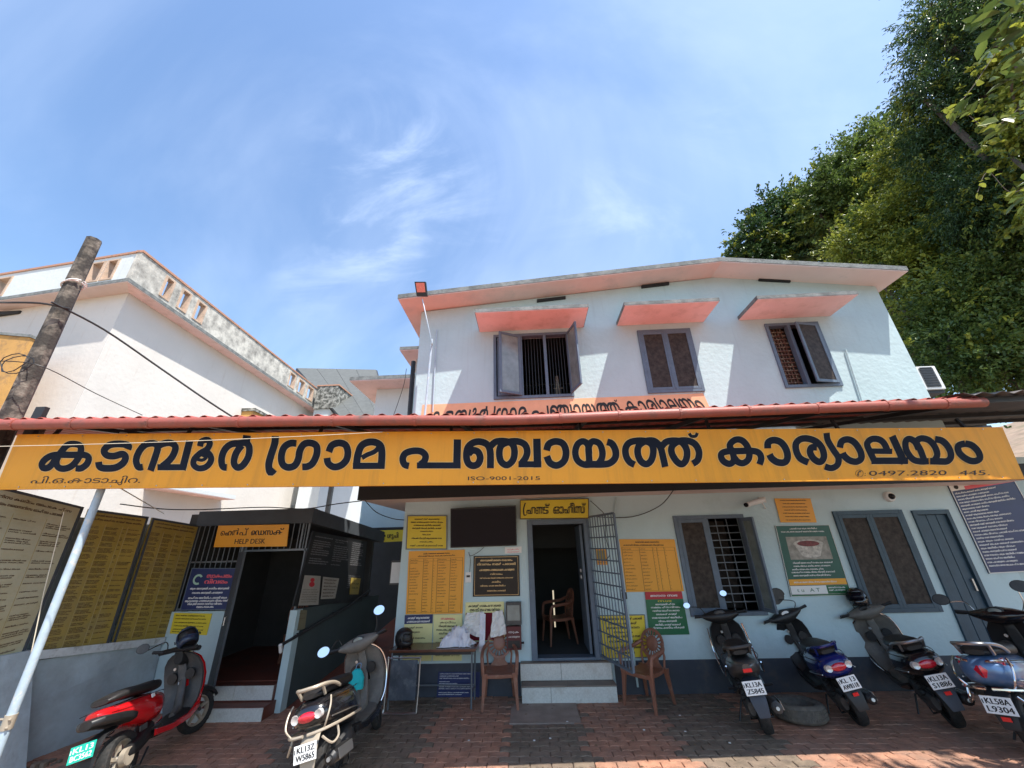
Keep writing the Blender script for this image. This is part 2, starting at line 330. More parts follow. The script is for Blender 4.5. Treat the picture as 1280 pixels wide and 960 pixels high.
class Q:            # a flat board between four corners; s runs right, t runs up
    def __init__(q, TL, TR, BR, BL):
        q.c = [Vector(p) for p in (TL, TR, BR, BL)]
        q.w = ((q.c[1]-q.c[0]).length+(q.c[2]-q.c[3]).length)/2; q.h = ((q.c[0]-q.c[3]).length+(q.c[1]-q.c[2]).length)/2
        q.n = (q.c[2]-q.c[3]).cross(q.c[0]-q.c[3]).normalized()
    def p(q, s, t, off=0):
        TL, TR, BR, BL = q.c; return (TL*(1-s)+TR*s)*t + (BL*(1-s)+BR*s)*(1-t) + q.n*off
    def rect(q, mb, s0, t0, s1, t1, off=.0015):
        k = len(mb.v); mb.v += [tuple(q.p(*a, off)) for a in ((s0,t0),(s1,t0),(s1,t1),(s0,t1))]; mb.f.append((k,k+1,k+2,k+3))
    def text(q, mb, t, s0, t0, h, s1=None, align='l', off=.0025, res=1, bold=0, mul=1.0):
        vs, fs, wd = word(t, res); hh = h*q.h; k = hh/.72   # h = letter height fraction
        sx = k*mul
        if s1 is not None:
            full = (s1-s0)*q.w
            if align == 'f' or wd*sx > full: sx = full/wd
            if align == 'c': s0 = s0+((s1-s0)-wd*sx/q.w)/2
        for dx in ((-bold, bold) if bold else (0,)):
            kk = len(mb.v); mb.v += [tuple(q.p(s0+(x*sx+dx*hh)/q.w, t0+y*k/q.h, off+(.0003 if dx > 0 else 0))) for x, y in vs]; mb.f += [tuple(i+kk for i in f) for f in fs]
        return s0+wd*sx/q.w
    def line(q, mb, s0, s1, t, h, fill=1., align='l', bold=0, off=.0025):
        n = max(1, int((s1-s0)*q.w/(h*q.h*5.2)*fill)); txt = ' '.join(random.choice(MAL) for _ in range(min(n, 6)))
        e = s0+(s1-s0)*min(1, fill*random.uniform(.85, 1))
        if align == 'c': m = (s1-s0-(e-s0))/2; q.text(mb, txt, s0+m, t, h, e+m, 'f', off=off, bold=bold)
        else: q.text(mb, txt, s0, t, h, e, 'f', off=off, bold=bold)
def lab_board(name, label, cat, TL, TR, BR, BL, base, thick=.012, frame=None, fw_=.02, group=None):
    q = Q(TL, TR, BR, BL); loc = (q.c[2]+q.c[3])/2
    t = thing(name, label, cat, loc, group)
    mb = MB(); mb.slab([q.c[3], q.c[2], q.c[1], q.c[0]], q.n, thick); mb.build('panel', base, t)
    if frame:
        f = MB(); a, b = fw_/q.w, fw_/q.h
        for (s0,t0,s1,t1) in ((0,0,1,b),(0,1-b,1,1),(0,b,a,1-b),(1-a,b,1,1-b)):
            f.slab([q.p(s0,t0,.006), q.p(s1,t0,.006), q.p(s1,t1,.006), q.p(s0,t1,.006)], q.n, .014)
        f.build('frame', frame, t)
    return t, q
def fq(D, TL, TR, BR, BL, off=.02): return [onY(*p, D-off) for p in (TL, TR, BR, BL)]
D = 7.0
#@@SETTING
# ================================================================== GROUND
mb = MB(); mb.add([(-300,-300,-.09),(300,-300,-.09),(300,400,-.09),(-300,400,-.09)], [(0,1,2,3)])
tag(mb.build('ground', 'earth', local=True), kind='structure')
mb = MB(); mb.box((-6.4,-4,-.2), (9.5,7.2,-.012)); yard = tag(mb.build('paved_yard', 'joint', local=True), kind='structure')
PL, PW, PH = .222, .111, .012
def paver_mesh(m):
    a, b, z = PL/2-.0035, PW/2-.003, .012
    top = [(-a, b), (-a, -b)]; k = .016
    lo = [(-a+2*a*i/4, -b + (k if i % 2 else 0)) for i in range(5)]; hi = [(a-2*a*i/4, b + (k if i % 2 else 0)) for i in range(5)]
    o = [(x, y-k/2) for x, y in lo+hi]; n = len(o)
    vs = [(x, y, -.05) for x, y in o]+[(x, y, -.002-z*.0) for x, y in o]+[(x*.955, y*.93, .004) for x, y in o]
    fs = [tuple(range(2*n, 3*n))]+[(i, (i+1)%n, n+(i+1)%n, n+i) for i in range(n)]+[(n+i, n+(i+1)%n, 2*n+(i+1)%n, 2*n+i) for i in range(n)]
    me = bpy.data.meshes.new('paver'); me.from_pydata(vs, [], fs); me.materials.append(M[m]); me.update(); return me
pm = {m: paver_mesh(m) for m in ('pave_red', 'pave_dk')}
def isdark(x, y):
    y0 = (y*3.1) % 1; j = .03*sin(y*40)
    return (-3.0+j < x < -1.34+j) or (-.39+j < x < .55+j) or (1.56+j < x < 2.67+j) or (-5.2+j < x < -3.62+j and y < 5.2) or (6.2 < x < 7.2)
ind = []; rest = {'pave_red': MB(), 'pave_dk': MB()}
for r in range(38):
    y = 2.98 + r*PW
    for c in range(66):
        x = -6.1+(c+(.5 if r % 2 else 0))*PL
        if x > 8.4 or (-.28 < x < 1.2 and y > 6.72) or y > 6.99: continue
        if -.36 < x < .53 and 6.05 < y < 6.72: continue       # the cemented patch
        m = 'pave_dk' if isdark(x, y) else 'pave_red'
        tilt = random.gauss(0, .008); dz = random.uniform(-.004, .003)
        if 5.0 < y < 5.75 and -4.3 < x < 5.4 and len(ind) < 300: ind.append((x, y, m, tilt, dz)); continue
        me = pm[m]; mb = rest[m]; k = len(mb.v)
        mb.v += [(x+v.co.x, y+v.co.y, v.co.z+dz+v.co.x*tilt) for v in me.vertices]; mb.f += [tuple(i+k for i in p.vertices) for p in me.polygons]
for x, y, m, tilt, dz in ind:
    o = bpy.data.objects.new('paver', pm[m]); COL.objects.link(o); o.parent = yard; o.location = (x, y, dz); o.rotation_euler = (random.gauss(0,.008), tilt, random.gauss(0,.008))
for m in rest: tag(rest[m].build('paver_field', m, yard, local=True), kind='stuff')
mb = MB(); mb.box((-.37,6.06,-.03), (.54,6.72,.006)); mb.build('cement_patch', 'cement', yard, local=True)
mb = MB()
for i in range(9):
    x, y = random.uniform(-1.4,2.2), random.uniform(5.3,6.4); mb.box((x,y,.004), (x+.025,y+.02,.009))
lm_ = MB()
for i in range(260):
    x, y, a_, s_ = random.uniform(-4.8,6.5), (random.uniform(4.6,6.9) if i % 3 else random.uniform(6.75,6.97)), random.uniform(0,6.3), random.uniform(.008,.024)
    c_, d_ = cos(a_)*s_, sin(a_)*s_; z_ = random.uniform(.008,.014); lm_.add([(x-c_,y-d_,.007),(x+d_*.5,y-c_*.5,z_),(x+c_,y+d_,.009),(x-d_*.5,y+c_*.5,z_)], [(0,1,2,3)])
tag(lm_.build('dry_leaf_litter', mat('dry_leaf', (.26,.17,.07), .9, island=True, col2=(.10,.055,.03)), yard, local=True, cls=True), kind='stuff')
tag(mb.build('litter_scraps', 'paper', yard, local=True), kind='stuff')

# ================================================================== OFFICE BUILDING
B = thing('office_building', 'pale blue two storey office building with pink soffits and grey shuttered windows', 'building', (2.7,7,0))
XL, XR = -2.25, 7.7
def ztop(x): return 6.955+(x-XL)*.0835 if x < 4.5 else 7.52-(x-4.5)*.128
slots = [(onY(a,y,D).x, onY(b,y,D).x, onY((a+b)/2,y,D).z) for a,b,y in ((671,707,375),(801,836,357.5),(948,986,351.5))]
holes = [(-.06,1.0,.44,2.48), (2.47,3.66,.98,2.48), (5.16,6.3,.98,2.48), (6.46,7.06,.2,2.46), (-.63,.98,4.77,6.26), (2.43,3.54,4.77,6.21), (5.09,6.18,4.77,6.23)]
holes += [(a, b, z-.05, z+.05) for a, b, z in slots]
def wall(hs, x0, x1, z0, topf, y, t, m, name, parent, extra=()):
    xs = sorted({x0, x1, *extra, *[h[0] for h in hs], *[h[1] for h in hs]}); zs = sorted({z0, *([6.9] if z0 > 3 else [3.0]), *[h[2] for h in hs], *[h[3] for h in hs]})
    mb = MB(); vi = {}
    def V(i, j, b):
        key = (i, j, b)
        if key not in vi: vi[key] = len(mb.v); mb.v.append((xs[i], y+(t if b else 0), topf(xs[i]) if j == len(zs)-1 else zs[j]))
        return vi[key]
    zs = [z for z in zs if z < (6.93 if z0 > 3 else 3.01)]+[99]
    def isin(i, j):
        if j+1 >= len(zs): return False
        cx, cz = (xs[i]+xs[i+1])/2, (zs[j]+min(zs[j+1], 7.0))/2
        return not any(h[0] < cx < h[1] and h[2] < cz < h[3] for h in hs)
    for i in range(len(xs)-1):
        for j in range(len(zs)-1):
            if not isin(i, j): continue
            mb.f.append((V(i,j,0), V(i+1,j,0), V(i+1,j+1,0), V(i,j+1,0))); mb.f.append((V(i,j,1), V(i,j+1,1), V(i+1,j+1,1), V(i+1,j,1)))
            for (di, dj, a, b) in ((-1,0,(i,j),(i,j+1)), (1,0,(i+1,j+1),(i+1,j)), (0,-1,(i+1,j),(i,j)), (0,1,(i,j+1),(i+1,j+1))):
                ii, jj = i+di, j+dj
                if not (0 <= ii < len(xs)-1 and 0 <= jj < len(zs)-1) or not isin(ii, jj):
                    mb.f.append((V(*a,0), V(*b,0), V(*b,1), V(*a,1)))
    return mb.build(name, m, parent, cls=True)
for a_, b_, z_ in slots: MB().hexa([(a_,D-.05,z_-.03+ (ztop(a_)-ztop((a_+b_)/2))),(b_,D-.05,z_-.03+(ztop(b_)-ztop((a_+b_)/2))),(b_,D-.001,z_-.03+(ztop(b_)-ztop((a_+b_)/2))),(a_,D-.001,z_-.03+(ztop(a_)-ztop((a_+b_)/2))),(a_,D-.05,z_+.03+(ztop(a_)-ztop((a_+b_)/2))),(b_,D-.05,z_+.03+(ztop(b_)-ztop((a_+b_)/2))),(b_,D-.001,z_+.03+(ztop(b_)-ztop((a_+b_)/2))),(a_,D-.001,z_+.03+(ztop(a_)-ztop((a_+b_)/2)))]).build('vent_slot_dark_block', 'blackfascia', B)  # proud black blocks stand for the shaded recesses of the slots
wall([h for h in holes if h[2] > 3], XL, XR, 3.021, ztop, D, .22, 'wall_up', 'front_wall', B, extra=(4.5, 0, 2, 6, 7))
wall([h for h in holes if h[2] < 3], XL, XR, 0, lambda x: 3.019, D, .22, 'wall_lo', 'front_wall', B)
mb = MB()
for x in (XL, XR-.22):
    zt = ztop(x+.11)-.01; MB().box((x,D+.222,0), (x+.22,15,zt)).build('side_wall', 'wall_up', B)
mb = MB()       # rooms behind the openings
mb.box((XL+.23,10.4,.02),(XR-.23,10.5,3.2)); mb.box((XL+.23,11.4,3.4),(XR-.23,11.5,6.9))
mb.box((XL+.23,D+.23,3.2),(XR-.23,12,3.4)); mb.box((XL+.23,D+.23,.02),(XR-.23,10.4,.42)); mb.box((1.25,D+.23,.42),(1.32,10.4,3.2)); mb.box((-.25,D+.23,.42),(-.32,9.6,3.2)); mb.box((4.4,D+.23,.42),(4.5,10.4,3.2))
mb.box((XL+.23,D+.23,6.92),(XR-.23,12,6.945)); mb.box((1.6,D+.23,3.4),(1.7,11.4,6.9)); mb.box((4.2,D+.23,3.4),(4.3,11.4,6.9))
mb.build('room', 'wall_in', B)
mb = MB(); a = [onY(x,y,D) for x,y in ((505,829),(652,828))]
mb.box((XL-.004,D-.006,-.02),(-.245,D+.01,.42)); mb.box((1.19,D-.006,-.02),(XR,D+.01,.42)); mb.build('painted_dado', 'dado', B)
# roof slab: fascia and top weathered grey, soffit pink
fy = 6.5
pts = [(-2.62, 6.955), (4.3, 7.515), (7.93, 7.03)]
for (A, Bq, mname) in ((pts[0], pts[1], 'pinkmid'), (pts[1], pts[2], 'pinkpale')):
    mb = MB(); x0, z0 = A; x1, z1 = Bq
    mb.hexa([(x0,fy,z0),(x1,fy,z1),(x1,15.6,z1),(x0,15.6,z0),(x0,fy,z0+.02),(x1,fy,z1+.02),(x1,15.6,z1+.02),(x0,15.6,z0+.02)]); mb.build('soffit', mname, B)
    mb = MB(); e = .012
    mb.hexa([(x0-(e if A is pts[0] else 0),fy-e,z0+.0205),(x1+(e if A is pts[1] else 0),fy-e,z1+.0205),(x1+(e if A is pts[1] else 0),15.65,z1+.0205),(x0-(e if A is pts[0] else 0),15.65,z0+.0205),
             (x0-(e if A is pts[0] else 0),fy-e,z0+.125),(x1+(e if A is pts[1] else 0),fy-e,z1+.125),(x1+(e if A is pts[1] else 0),15.65,z1+.125),(x0-(e if A is pts[0] else 0),15.65,z0+.125)]); mb.build('roof_slab', 'fascia', B)
# sunshades over the upper windows
for (x0, x1) in ((-.94,1.33), (2.03,3.88), (4.60,6.52)):
    mb = MB(); mb.box((x0,D-.74,6.375),(x1,D-.001,6.45)); s = mb.build('sunshade', 'fascia', B)
    mb = MB(); mb.box((x0+.012,D-.732,6.362),(x1-.012,D-.002,6.3745)); s2 = mb.build('soffit', 'pink', s, local=True)
    o = root_of(s).location; s2.data.transform(Matrix.Translation(-o))
# slab over the ground floor with black fascia
mb = MB(); mb.box((-2.86,6.42,2.845),(7.95,D-.001,3.02)); mb.box((-2.86,D-.001,2.845),(-2.252,9,3.02)); mb.build('porch_slab', 'pinkpale', B)
mb = MB(); mb.box((-2.88,6.39,2.84),(7.97,6.418,3.09)); mb.build('porch_fascia', 'blackfascia', B)
# ----------------------------------------------------------------- windows
def leaf(parent, hx, hy, z0, z1, wdt, ang, pane, side=1, m='frame'):
    """a framed shutter hinged at hx, hy; side +1 opens to +x when ang is 0 (shut)"""
    d = Vector((cos(ang)*side, -sin(ang), 0)); n = Vector((-d.y, d.x, 0)); h = Vector((hx, hy, 0)); r = .055
    def bar(a, b, za, zb, mb, th=.035, off=0):
        p = h+d*a+n*off; q = h+d*b+n*off; t = n*th/2
        mb.hexa([(*(p-t).xy,za),(*(q-t).xy,za),(*(q+t).xy,za),(*(p+t).xy,za),(*(p-t).xy,zb),(*(q-t).xy,zb),(*(q+t).xy,zb),(*(p+t).xy,zb)])
    mb = MB(); bar(0,r,z0,z1,mb); bar(wdt-r,wdt,z0,z1,mb); bar(r,wdt-r,z0,z0+r,mb); bar(r,wdt-r,z1-r,z1,mb)
    s = mb.build('shutter', m, parent, bevel=.004)
    s.data.transform(Matrix.Identity(4))
    mb = MB(); bar(r,wdt-r,z0+r,z1-r,mb,th=.008); mb.build('pane', pane, parent)
def window(x0, x1, z0, z1, mull, m='frame', lab=None):
    mb = MB(); y0, y1, r = D-.035, D+.09, .06
    mb.box((x0,y0,z0),(x0+r,y1,z1)); mb.box((x1-r,y0,z0),(x1,y1,z1)); mb.box((x0+r,y0,z1-r),(x1-r,y1,z1)); mb.box((x0+r,y0,z0),(x1-r,y1,z0+r))
    for x in mull: mb.box((x-.03,y0+.004,z0+r),(x+.03,y1-.004,z1-r))
    wd = mb.build('window', m, B, bevel=.004)
    if lab: wd['label'] = lab
    return wd
def bars(parent, x0, x1, z0, z1, nv, nh, m='ironblk', y=D+.12, r=.006, hr=.006):
    if nv:
        for i in range(nv):
            x = x0+(x1-x0)*(i+1)/(nv+1); MB().box((x-r,y-r,z0),(x+r,y+r,z1)).build('bar', m, parent)
    for j in range(nh):
        z = z0+(z1-z0)*(j+1)/(nh+1); MB().box((x0,y-2*r-hr,z-hr),(x1,y-r-.0005,z+hr)).build('bar', m, parent)
W1 = window(-.63,.98,4.77,6.26,(-.05,.46), lab='wide window with two shutters thrown open')
leaf(W1, -.55, D-.0, 4.85, 6.19, .46, 0, 'glassup')
leaf(W1, -.06, D-.04, 4.83, 6.20, .49, radians(152), 'glassup', 1)
leaf(W1, .93, D-.04, 4.83, 6.20, .50, radians(74), 'glassup', 1)
bars(W1, -.02, .43, 4.83, 6.2, 6, 0); bars(W1, .49, .92, 4.83, 6.2, 6, 0)
W2 = window(2.43,3.54,4.77,6.21,()); 
leaf(W2, 2.49, D-.02, 4.83, 6.15, .49, 0, 'glassy'); leaf(W2, 3.48, D-.02, 4.83, 6.15, .49, 0, 'glassy', -1)
W3 = window(5.09,6.18,4.77,6.23,(5.56,), lab='window with brown grille showing and one shutter ajar')
leaf(W3, 6.12, D-.03, 4.83, 6.17, .52, radians(14), 'glassy', -1)
brown = mat('brown_grille_paint', (.13,.05,.03), .6, var=.4, vs=30, dirt=(.30,.24,.16), ds=18, dth=(.5,.62))
bars(W3, 5.15, 5.53, 4.83, 6.17, 5, 14, m=brown, r=.009, hr=.010)
MB().box((5.12,D+.20,4.8),(5.6,D+.21,6.2)).build('curtain', mat('brown_lattice_curtain', (.16,.07,.045), .9, var=.6, vs=26, dirt=(.03,.02,.02), ds=16, dth=(.48,.56)), W3)
for wd_, xx in ((W2, (2.98,)),):
    for x in xx: MB().box((x-.012,D-.045,4.84),(x+.012,D-.0385,6.14)).build('meeting_rail', 'frame', wd_)
W4 = window(2.47,3.66,.98,2.48,(3.02,), lab='ground floor window with one shutter folded back from white bars')
leaf(W4, 2.53, D-.02, 1.04, 2.42, .47, 0, 'glassy')
leaf(W4, 3.60, D-.03, 1.04, 2.42, .30, radians(82), 'glassup', 1)
bars(W4, 3.06, 3.6, 1.04, 2.42, 2, 11, m='irongrey', r=.006, hr=.007)
MB().box((2.9,D+.6,1.0),(3.6,D+.61,2.4)).build('dark_room_backing', 'glassy', W4)  # dark sheet standing for the unlit room behind the bars
W5 = window(5.16,6.3,.98,2.48,(), m='framedk', lab='closed window beside the teal door')
leaf(W5, 5.22, D-.02, 1.04, 2.42, .51, 0, 'glassy', m='framedk'); leaf(W5, 6.24, D-.02, 1.04, 2.42, .51, 0, 'glassy', -1, m='framedk')
# teal panelled door
mb = MB(); mb.box((6.46,D-.03,.2),(6.53,D+.1,2.46)); mb.box((7.0,D-.03,.2),(7.06,D+.1,2.46)); mb.box((6.53,D-.03,2.39),(7.0,D+.1,2.46))
dr = mb.build('side_door', 'framedk', B, bevel=.004); dr['label'] = 'closed dark teal panelled door'
for i, x in enumerate((6.532, 6.690, 6.848)): MB().box((x,D+.01,.2),(x+.15,D+.05,2.385)).build('plank', 'framedk', dr, bevel=.006)
MB().box((6.935,D-.02,1.25),(6.96,D+.009,1.42)).build('handle', 'steel', dr)
MB().box((6.3,6.72,-.02),(7.3,6.993,.2)).build('door_step', 'cement', B)
# front door frame
mb = MB(); mb.box((-.06,D-.03,.44),(.03,D+.12,2.48)); mb.box((.92,D-.03,.44),(1.0,D+.12,2.48)); mb.box((.03,D-.03,2.40),(.92,D+.12,2.48)); mb.box((.03,D-.015,.43),(.92,D+.2,.47))
fd = mb.build('front_door', 'frame', B, bevel=.004)
mb = MB(); mb.box((.86,D+.13,.48),(.90,D+.85,2.38)); mb.build('door_leaf', 'frame', fd)
for z in (1.52, 1.62):
    for x in (7.35, 7.42): MB().box((.845,x,z),(.859,x+.05,z+.05)).build('switch', 'whitepl', fd)
p_ = onY(694,784,8.9); MB().box((p_.x-.014,8.90,p_.z),(p_.x+.014,8.93,onY(694,738,8.9).z)).build('glowing_strip', 'glow', fd)  # emissive bar standing for a bright strip deep inside the doorway
MB().box((.25,9.1,2.16),(.28,9.13,2.19)).build('ceiling_lamp', 'bulb', fd)
MB().box((-.2,9.0,2.0),(1.2,9.1,3.2)).build('inner_lintel', 'wall_in', fd)
# steps
st = MB().box((-.225,6.72,-.03),(1.135,6.99,.19)).box((-.225,6.91,.19),(1.135,6.99,.425)).build('entrance_steps', 'tiledk', B)
def tiles(rows, parent, m='tilew', t=.012):
    for (a, b) in rows: MB().box(a, b).build('tile', m, parent, bevel=.002)
tiles([((-.22,6.700,0),(.195,6.719,.185)), ((.20,6.700,0),(1.14,6.719,.185)), ((-.24,6.895,.215),(.37,6.909,.42)), ((.375,6.895,.215),(1.13,6.909,.42))], st)
tiles([((-.23,6.69,.1905),(.45,6.893,.207)), ((.455,6.69,.1905),(1.145,6.893,.207))], st, 'tiledk')
tiles([((-.235,6.885,.4255),(.45,7.0,.437)), ((.455,6.885,.4255),(1.14,7.0,.437))], st, 'tiledk')
# conduits on the wall
def pipe_on_wall(pts, r, m, name='conduit', parent=B, n=6): return MB().tube(pts, r, n).build(name, m, parent, smooth=True)
pipe_on_wall([onY(546,412,D-.03), onY(541,515,D-.03)], .012, 'pipe'); pipe_on_wall([onY(1057,437,D-.03), onY(1082,515,D-.03)], .016, 'wall_up')
pipe_on_wall([onY(770,622,D-.03), onY(768,640,D-.03), Vector((1.5,D-.03,0.1))], .016, 'wall_up')
pipe_on_wall([onY(517,452,7.3), onY(512,520,7.3)], .05, 'ironblk', 'downpipe')

# ================================================================== CANOPY WITH GUTTER
def gY(X): return 3.72+.055*(X+5.8)
GP, GU = (-5.8, 3.72), Vector((1,.055,0)).normalized()
gpx = [(-90,533),(0,531),(160,529),(320,527),(480,525.5),(640,525),(800,518.5),(940,513.5),(1090,508),(1229,503)]
gp = [onP(x, y, GP, GU) for x, y in gpx]
C = thing('entrance_canopy', 'sheet roofed canopy with a terracotta red gutter along its front edge', 'canopy', (0,5.5,3.4))
g = MB().tube(crom(gp, 4), .058, 12).build('gutter', 'gutter', C, smooth=True)
def gat(px):
    for a, b, (xa, _), (xb, _) in zip(gp, gp[1:], gpx, gpx[1:]):
        if xa <= px <= xb: return a.lerp(b, (px-xa)/(xb-xa)), (b-a).normalized()
for px in (20,93,188,300,417,519,606,700,773,849,935,1020,1107,1180):
    p, d = gat(px); k = MB().tube([p-d*.014, p+d*.014], .064, 12).build('gutter_strap', 'gutter', C)
    MB().beam(p+Vector((0,.03,.045)), p+Vector((0,.16,.10)), .02, .006).build('gutter_bracket', 'ironblk', C)
def zg(X):       # height of the gutter at X
    for a, b in zip(gp, gp[1:]):
        if a.x <= X <= b.x: return a.z+(b.z-a.z)*(X-a.x)/(b.x-a.x)
    return gp[0].z if X < gp[0].x else gp[-1].z
YB = 6.97
def sheet(x0, x1, depth=None, m='redtile'):
    mb = MB(); n = max(2, int((x1-x0)/.0225)); yb = YB if depth is None else None
    top = []
    for i in range(n+1):
        x = x0+(x1-x0)*i/n; ph = (x*2*pi/.18); wv = .022*max(-.35, cos(ph))**1
        ya = gY(x)-.02; ye = YB if depth is None else ya+depth; zb = zg(x)+.055
        k = (ye-ya)/(YB-ya)
        top.append(((x, ya, zb+wv), (x, ye, zb+.50*k+wv)))
    k = 0
    for i, (a, b) in enumerate(top): mb.v += [a, b, (a[0],a[1],a[2]-.004), (b[0],b[1],b[2]-.004)]
    for i in range(n):
        a = 4*i; c = a+4
        mb.f += [(a,c,c+1,a+1), (a+2,a+3,c+3,c+2), (a,a+2,c+2,c), (a+1,c+1,c+3,a+3)]
    mb.f += [(0,1,3,2), (4*n,4*n+2,4*n+3,4*n+1)]
    return mb.build('roof_sheet', m, C, cls=True)
x = -5.2
while x < 5.2: sheet(x, min(x+1.0, 5.28)); x += .99
sheet(-7.2, -6.2, 2.6); sheet(-6.21, -5.195, 2.6)  # front strip is roof; depth behind it added to shade the notice boards
for k, yy in enumerate((.10, .75, 1.5, 2.3)):
    for i in range(11):
        x0, x1 = -5.25+i*.955, -5.25+(i+1)*.955-.004
        f = lambda x: Vector((x, gY(x)+yy, zg(x)+.020+.50*yy/(YB-gY(x))))
        MB().beam(f(x0), f(x1), .045, .035).build('purlin', 'ironblk' if k else 'under', C)
for i in range(8):
    x0 = -5.0+i*1.42; a = Vector((x0, gY(x0)+.03, zg(x0)-.02)); b = Vector((x0, YB-.02, zg(x0)+.42)); MB().beam(a, b, .05, .05).build('rafter', 'ironblk', C)
# left post and its coupling
pt = onY(124,618,4.12); P = thing('canopy_pole', 'tall peeling pale blue pipe pole rising to the left end of the banner', 'pole', (pt.x, pt.y, 0))
MB().tube([(pt.x,pt.y,0),(pt.x,pt.y,1.2),(pt.x,pt.y,3.44)], .036, 12).build('pipe', 'pipe', P, smooth=True)
zc = onY(24,903,4.12).z; MB().tube([(pt.x,pt.y,zc-.05),(pt.x,pt.y,zc+.06)], .043, 12).build('coupling', 'beige', P, smooth=True)
for dz in (-.03,.03): MB().tube([(pt.x-.07,pt.y-.02,zc+dz),(pt.x+.05,pt.y-.03,zc+dz)], .008, 6).build('bolt', 'beige', P)
# ================================================================== BIG BANNER
BP = (-5.8, 3.72+.20)
def bn(x, y): return onP(x, y, BP, GU)
bTL, bTR, bBR, bBL = bn(22,543), bn(1253,534), bn(1281,599), bn(-6,612)
BN = thing('name_banner', 'long orange yellow name banner with big dark Malayalam lettering under the gutter', 'banner', (bBL+bBR)/2)
qb = Q(bTL, bTR, bBR, bBL)
MB().slab([bBL,bBR,bTR,bTL], qb.n, .035).build('panel', 'banner', BN)
mb = MB()
for s0,t0,s1,t1 in ((0,0,1,.025),): mb.slab([qb.p(s0,t0,.006), qb.p(s1,t0,.006), qb.p(s1,t1,.006), qb.p(s0,t1,.006)], qb.n, .006)
mb.build('edge_strip', 'banner', BN)
for i in range(1, 11): MB().slab([qb.p(i/11-.0006,.03,.001), qb.p(i/11+.0006,.03,.001), qb.p(i/11+.0006,.97,.001), qb.p(i/11-.0006,.97,.001)], qb.n, .001).build('sheet_seam', 'banner', BN)
for i in range(23):
    for t in (.04,.96):
        p = qb.p((i+.5)/23, t, .004); MB().tube([p-qb.n*.004, p+qb.n*.003], .006, 6).build('screw', 'steel', BN)
MB().beam(qb.p(0,.9,-.06), qb.p(1,.9,-.06), .04, .04).build('back_rail', 'ironblk', BN); MB().beam(qb.p(0,.1,-.06), qb.p(1,.1,-.06), .04, .04).build('back_rail', 'ironblk', BN)
for i in range(8): a = qb.p(.03+i*.134, 1.0, -.06); MB().beam(a, a+Vector((0,.05,.14)), .03, .03).build('hanger', 'ironblk', BN)
# letters traced as brush strokes: (origin x, scale, width, points, straight)
ST = []
def S(ox, sc, wd, pts, straight=False): ST.append(([(ox+x/sc, 535+y/sc) for x, y in pts], wd/sc, straight))
S(30,8,66,[(520,402),(575,403),(632,360),(650,300),(605,270),(480,270),(320,270),(235,300),(185,355),(195,400),(255,393),(310,330),(372,245),(440,172),(515,162),(570,185),(568,255),(530,330),(470,388),(400,408),(345,392),(328,340),(345,290)])
S(30,8,70,[(1040,215),(1045,175),(960,160),(860,172),(805,225),(830,272),(900,282),(985,262),(1018,290),(1000,345),(930,393),(840,405),(765,392),(750,340)])
S(160,8,68,[(152,390),(105,390),(85,320),(115,235),(175,170),(260,155),(300,195),(272,300),(228,428)])
S(160,8,68,[(290,190),(350,160),(425,150),(475,185),(465,250),(420,320),(345,385)])
S(160,8,62,[(298,393),(578,393)],1); S(160,8,72,[(545,420),(620,130)],1)
S(160,8,62,[(722,185),(740,135),(800,120),(820,160),(790,215),(730,250),(668,310),(660,370),(715,405),(790,385),(835,320),(815,260),(765,235)])
S(160,8,34,[(735,268),(785,292),(745,322),(690,312)])
S(160,8,68,[(990,395),(950,385),(938,310),(968,220),(1030,165),(1110,155),(1180,150),(1215,195),(1205,290),(1150,375),(1095,395),(1062,345),(1085,250),(1140,175)])
S(160,8,78,[(1182,150),(1192,75)],1)
S(320,8,72,[(195,82),(188,160),(150,280),(130,370),(145,445),(185,412)])
S(320,8,70,[(405,155),(340,155),(280,200),(255,290),(270,365),(325,395),(390,375),(425,310),(440,230),(480,165),(545,150),(605,180),(610,260),(570,350),(520,385),(465,390)])
S(320,8,70,[(730,240),(760,175),(830,150),(895,170),(920,240),(905,320),(850,375),(780,390),(725,355),(712,300)])
S(320,8,72,[(1005,400),(1018,280),(1060,175),(1150,140),(1235,165),(1260,240),(1252,405)])
S(320,8,64,[(970,380),(1288,378)],1); S(320,8,48,[(1060,300),(1110,270),(1190,235),(1240,180)])
S(480,8,68,[(250,380),(205,365),(188,310),(215,255),(290,230),(370,235),(415,275),(405,330),(365,365)])
S(480,8,62,[(330,375),(768,375)],1); S(480,8,74,[(728,405),(735,115)],1)
S(480,8,70,[(845,262),(885,225),(940,240),(962,300),(940,360),(890,378),(845,355),(825,290),(838,200),(890,150),(960,138),(1030,165),(1062,235),(1064,403)])
S(600,8,68,[(110,180),(160,138),(250,133),(320,160),(345,230),(330,320),(270,372),(210,335),(193,250),(215,175),(300,138),(390,138),(450,170),(472,230),(460,290),(420,350)])
S(600,8,62,[(385,364),(614,364)],1); S(600,8,76,[(575,396),(568,108)],1)
S(600,8,70,[(665,225),(690,160),(760,135),(830,160),(860,240),(840,330),(770,375),(700,350),(668,283)])
S(600,8,66,[(1090,260),(1078,170),(1030,134),(975,165),(952,245),(975,325),(1040,366),(1120,364)])
S(740,8,66,[(-25,364),(-32,270),(-35,200),(-15,150),(20,134),(75,160),(103,240),(95,310),(60,360)])
S(740,8,70,[(150,140),(200,160),(235,230),(230,300),(180,350),(110,364),(0,364),(-70,364)])
S(740,8,68,[(425,368),(375,340),(340,280),(335,205),(370,150),(440,130),(530,132),(595,165),(612,240),(590,325),(540,362),(485,330),(455,250),(470,175),(540,132),(620,132),(680,190),(708,290),(730,390)])
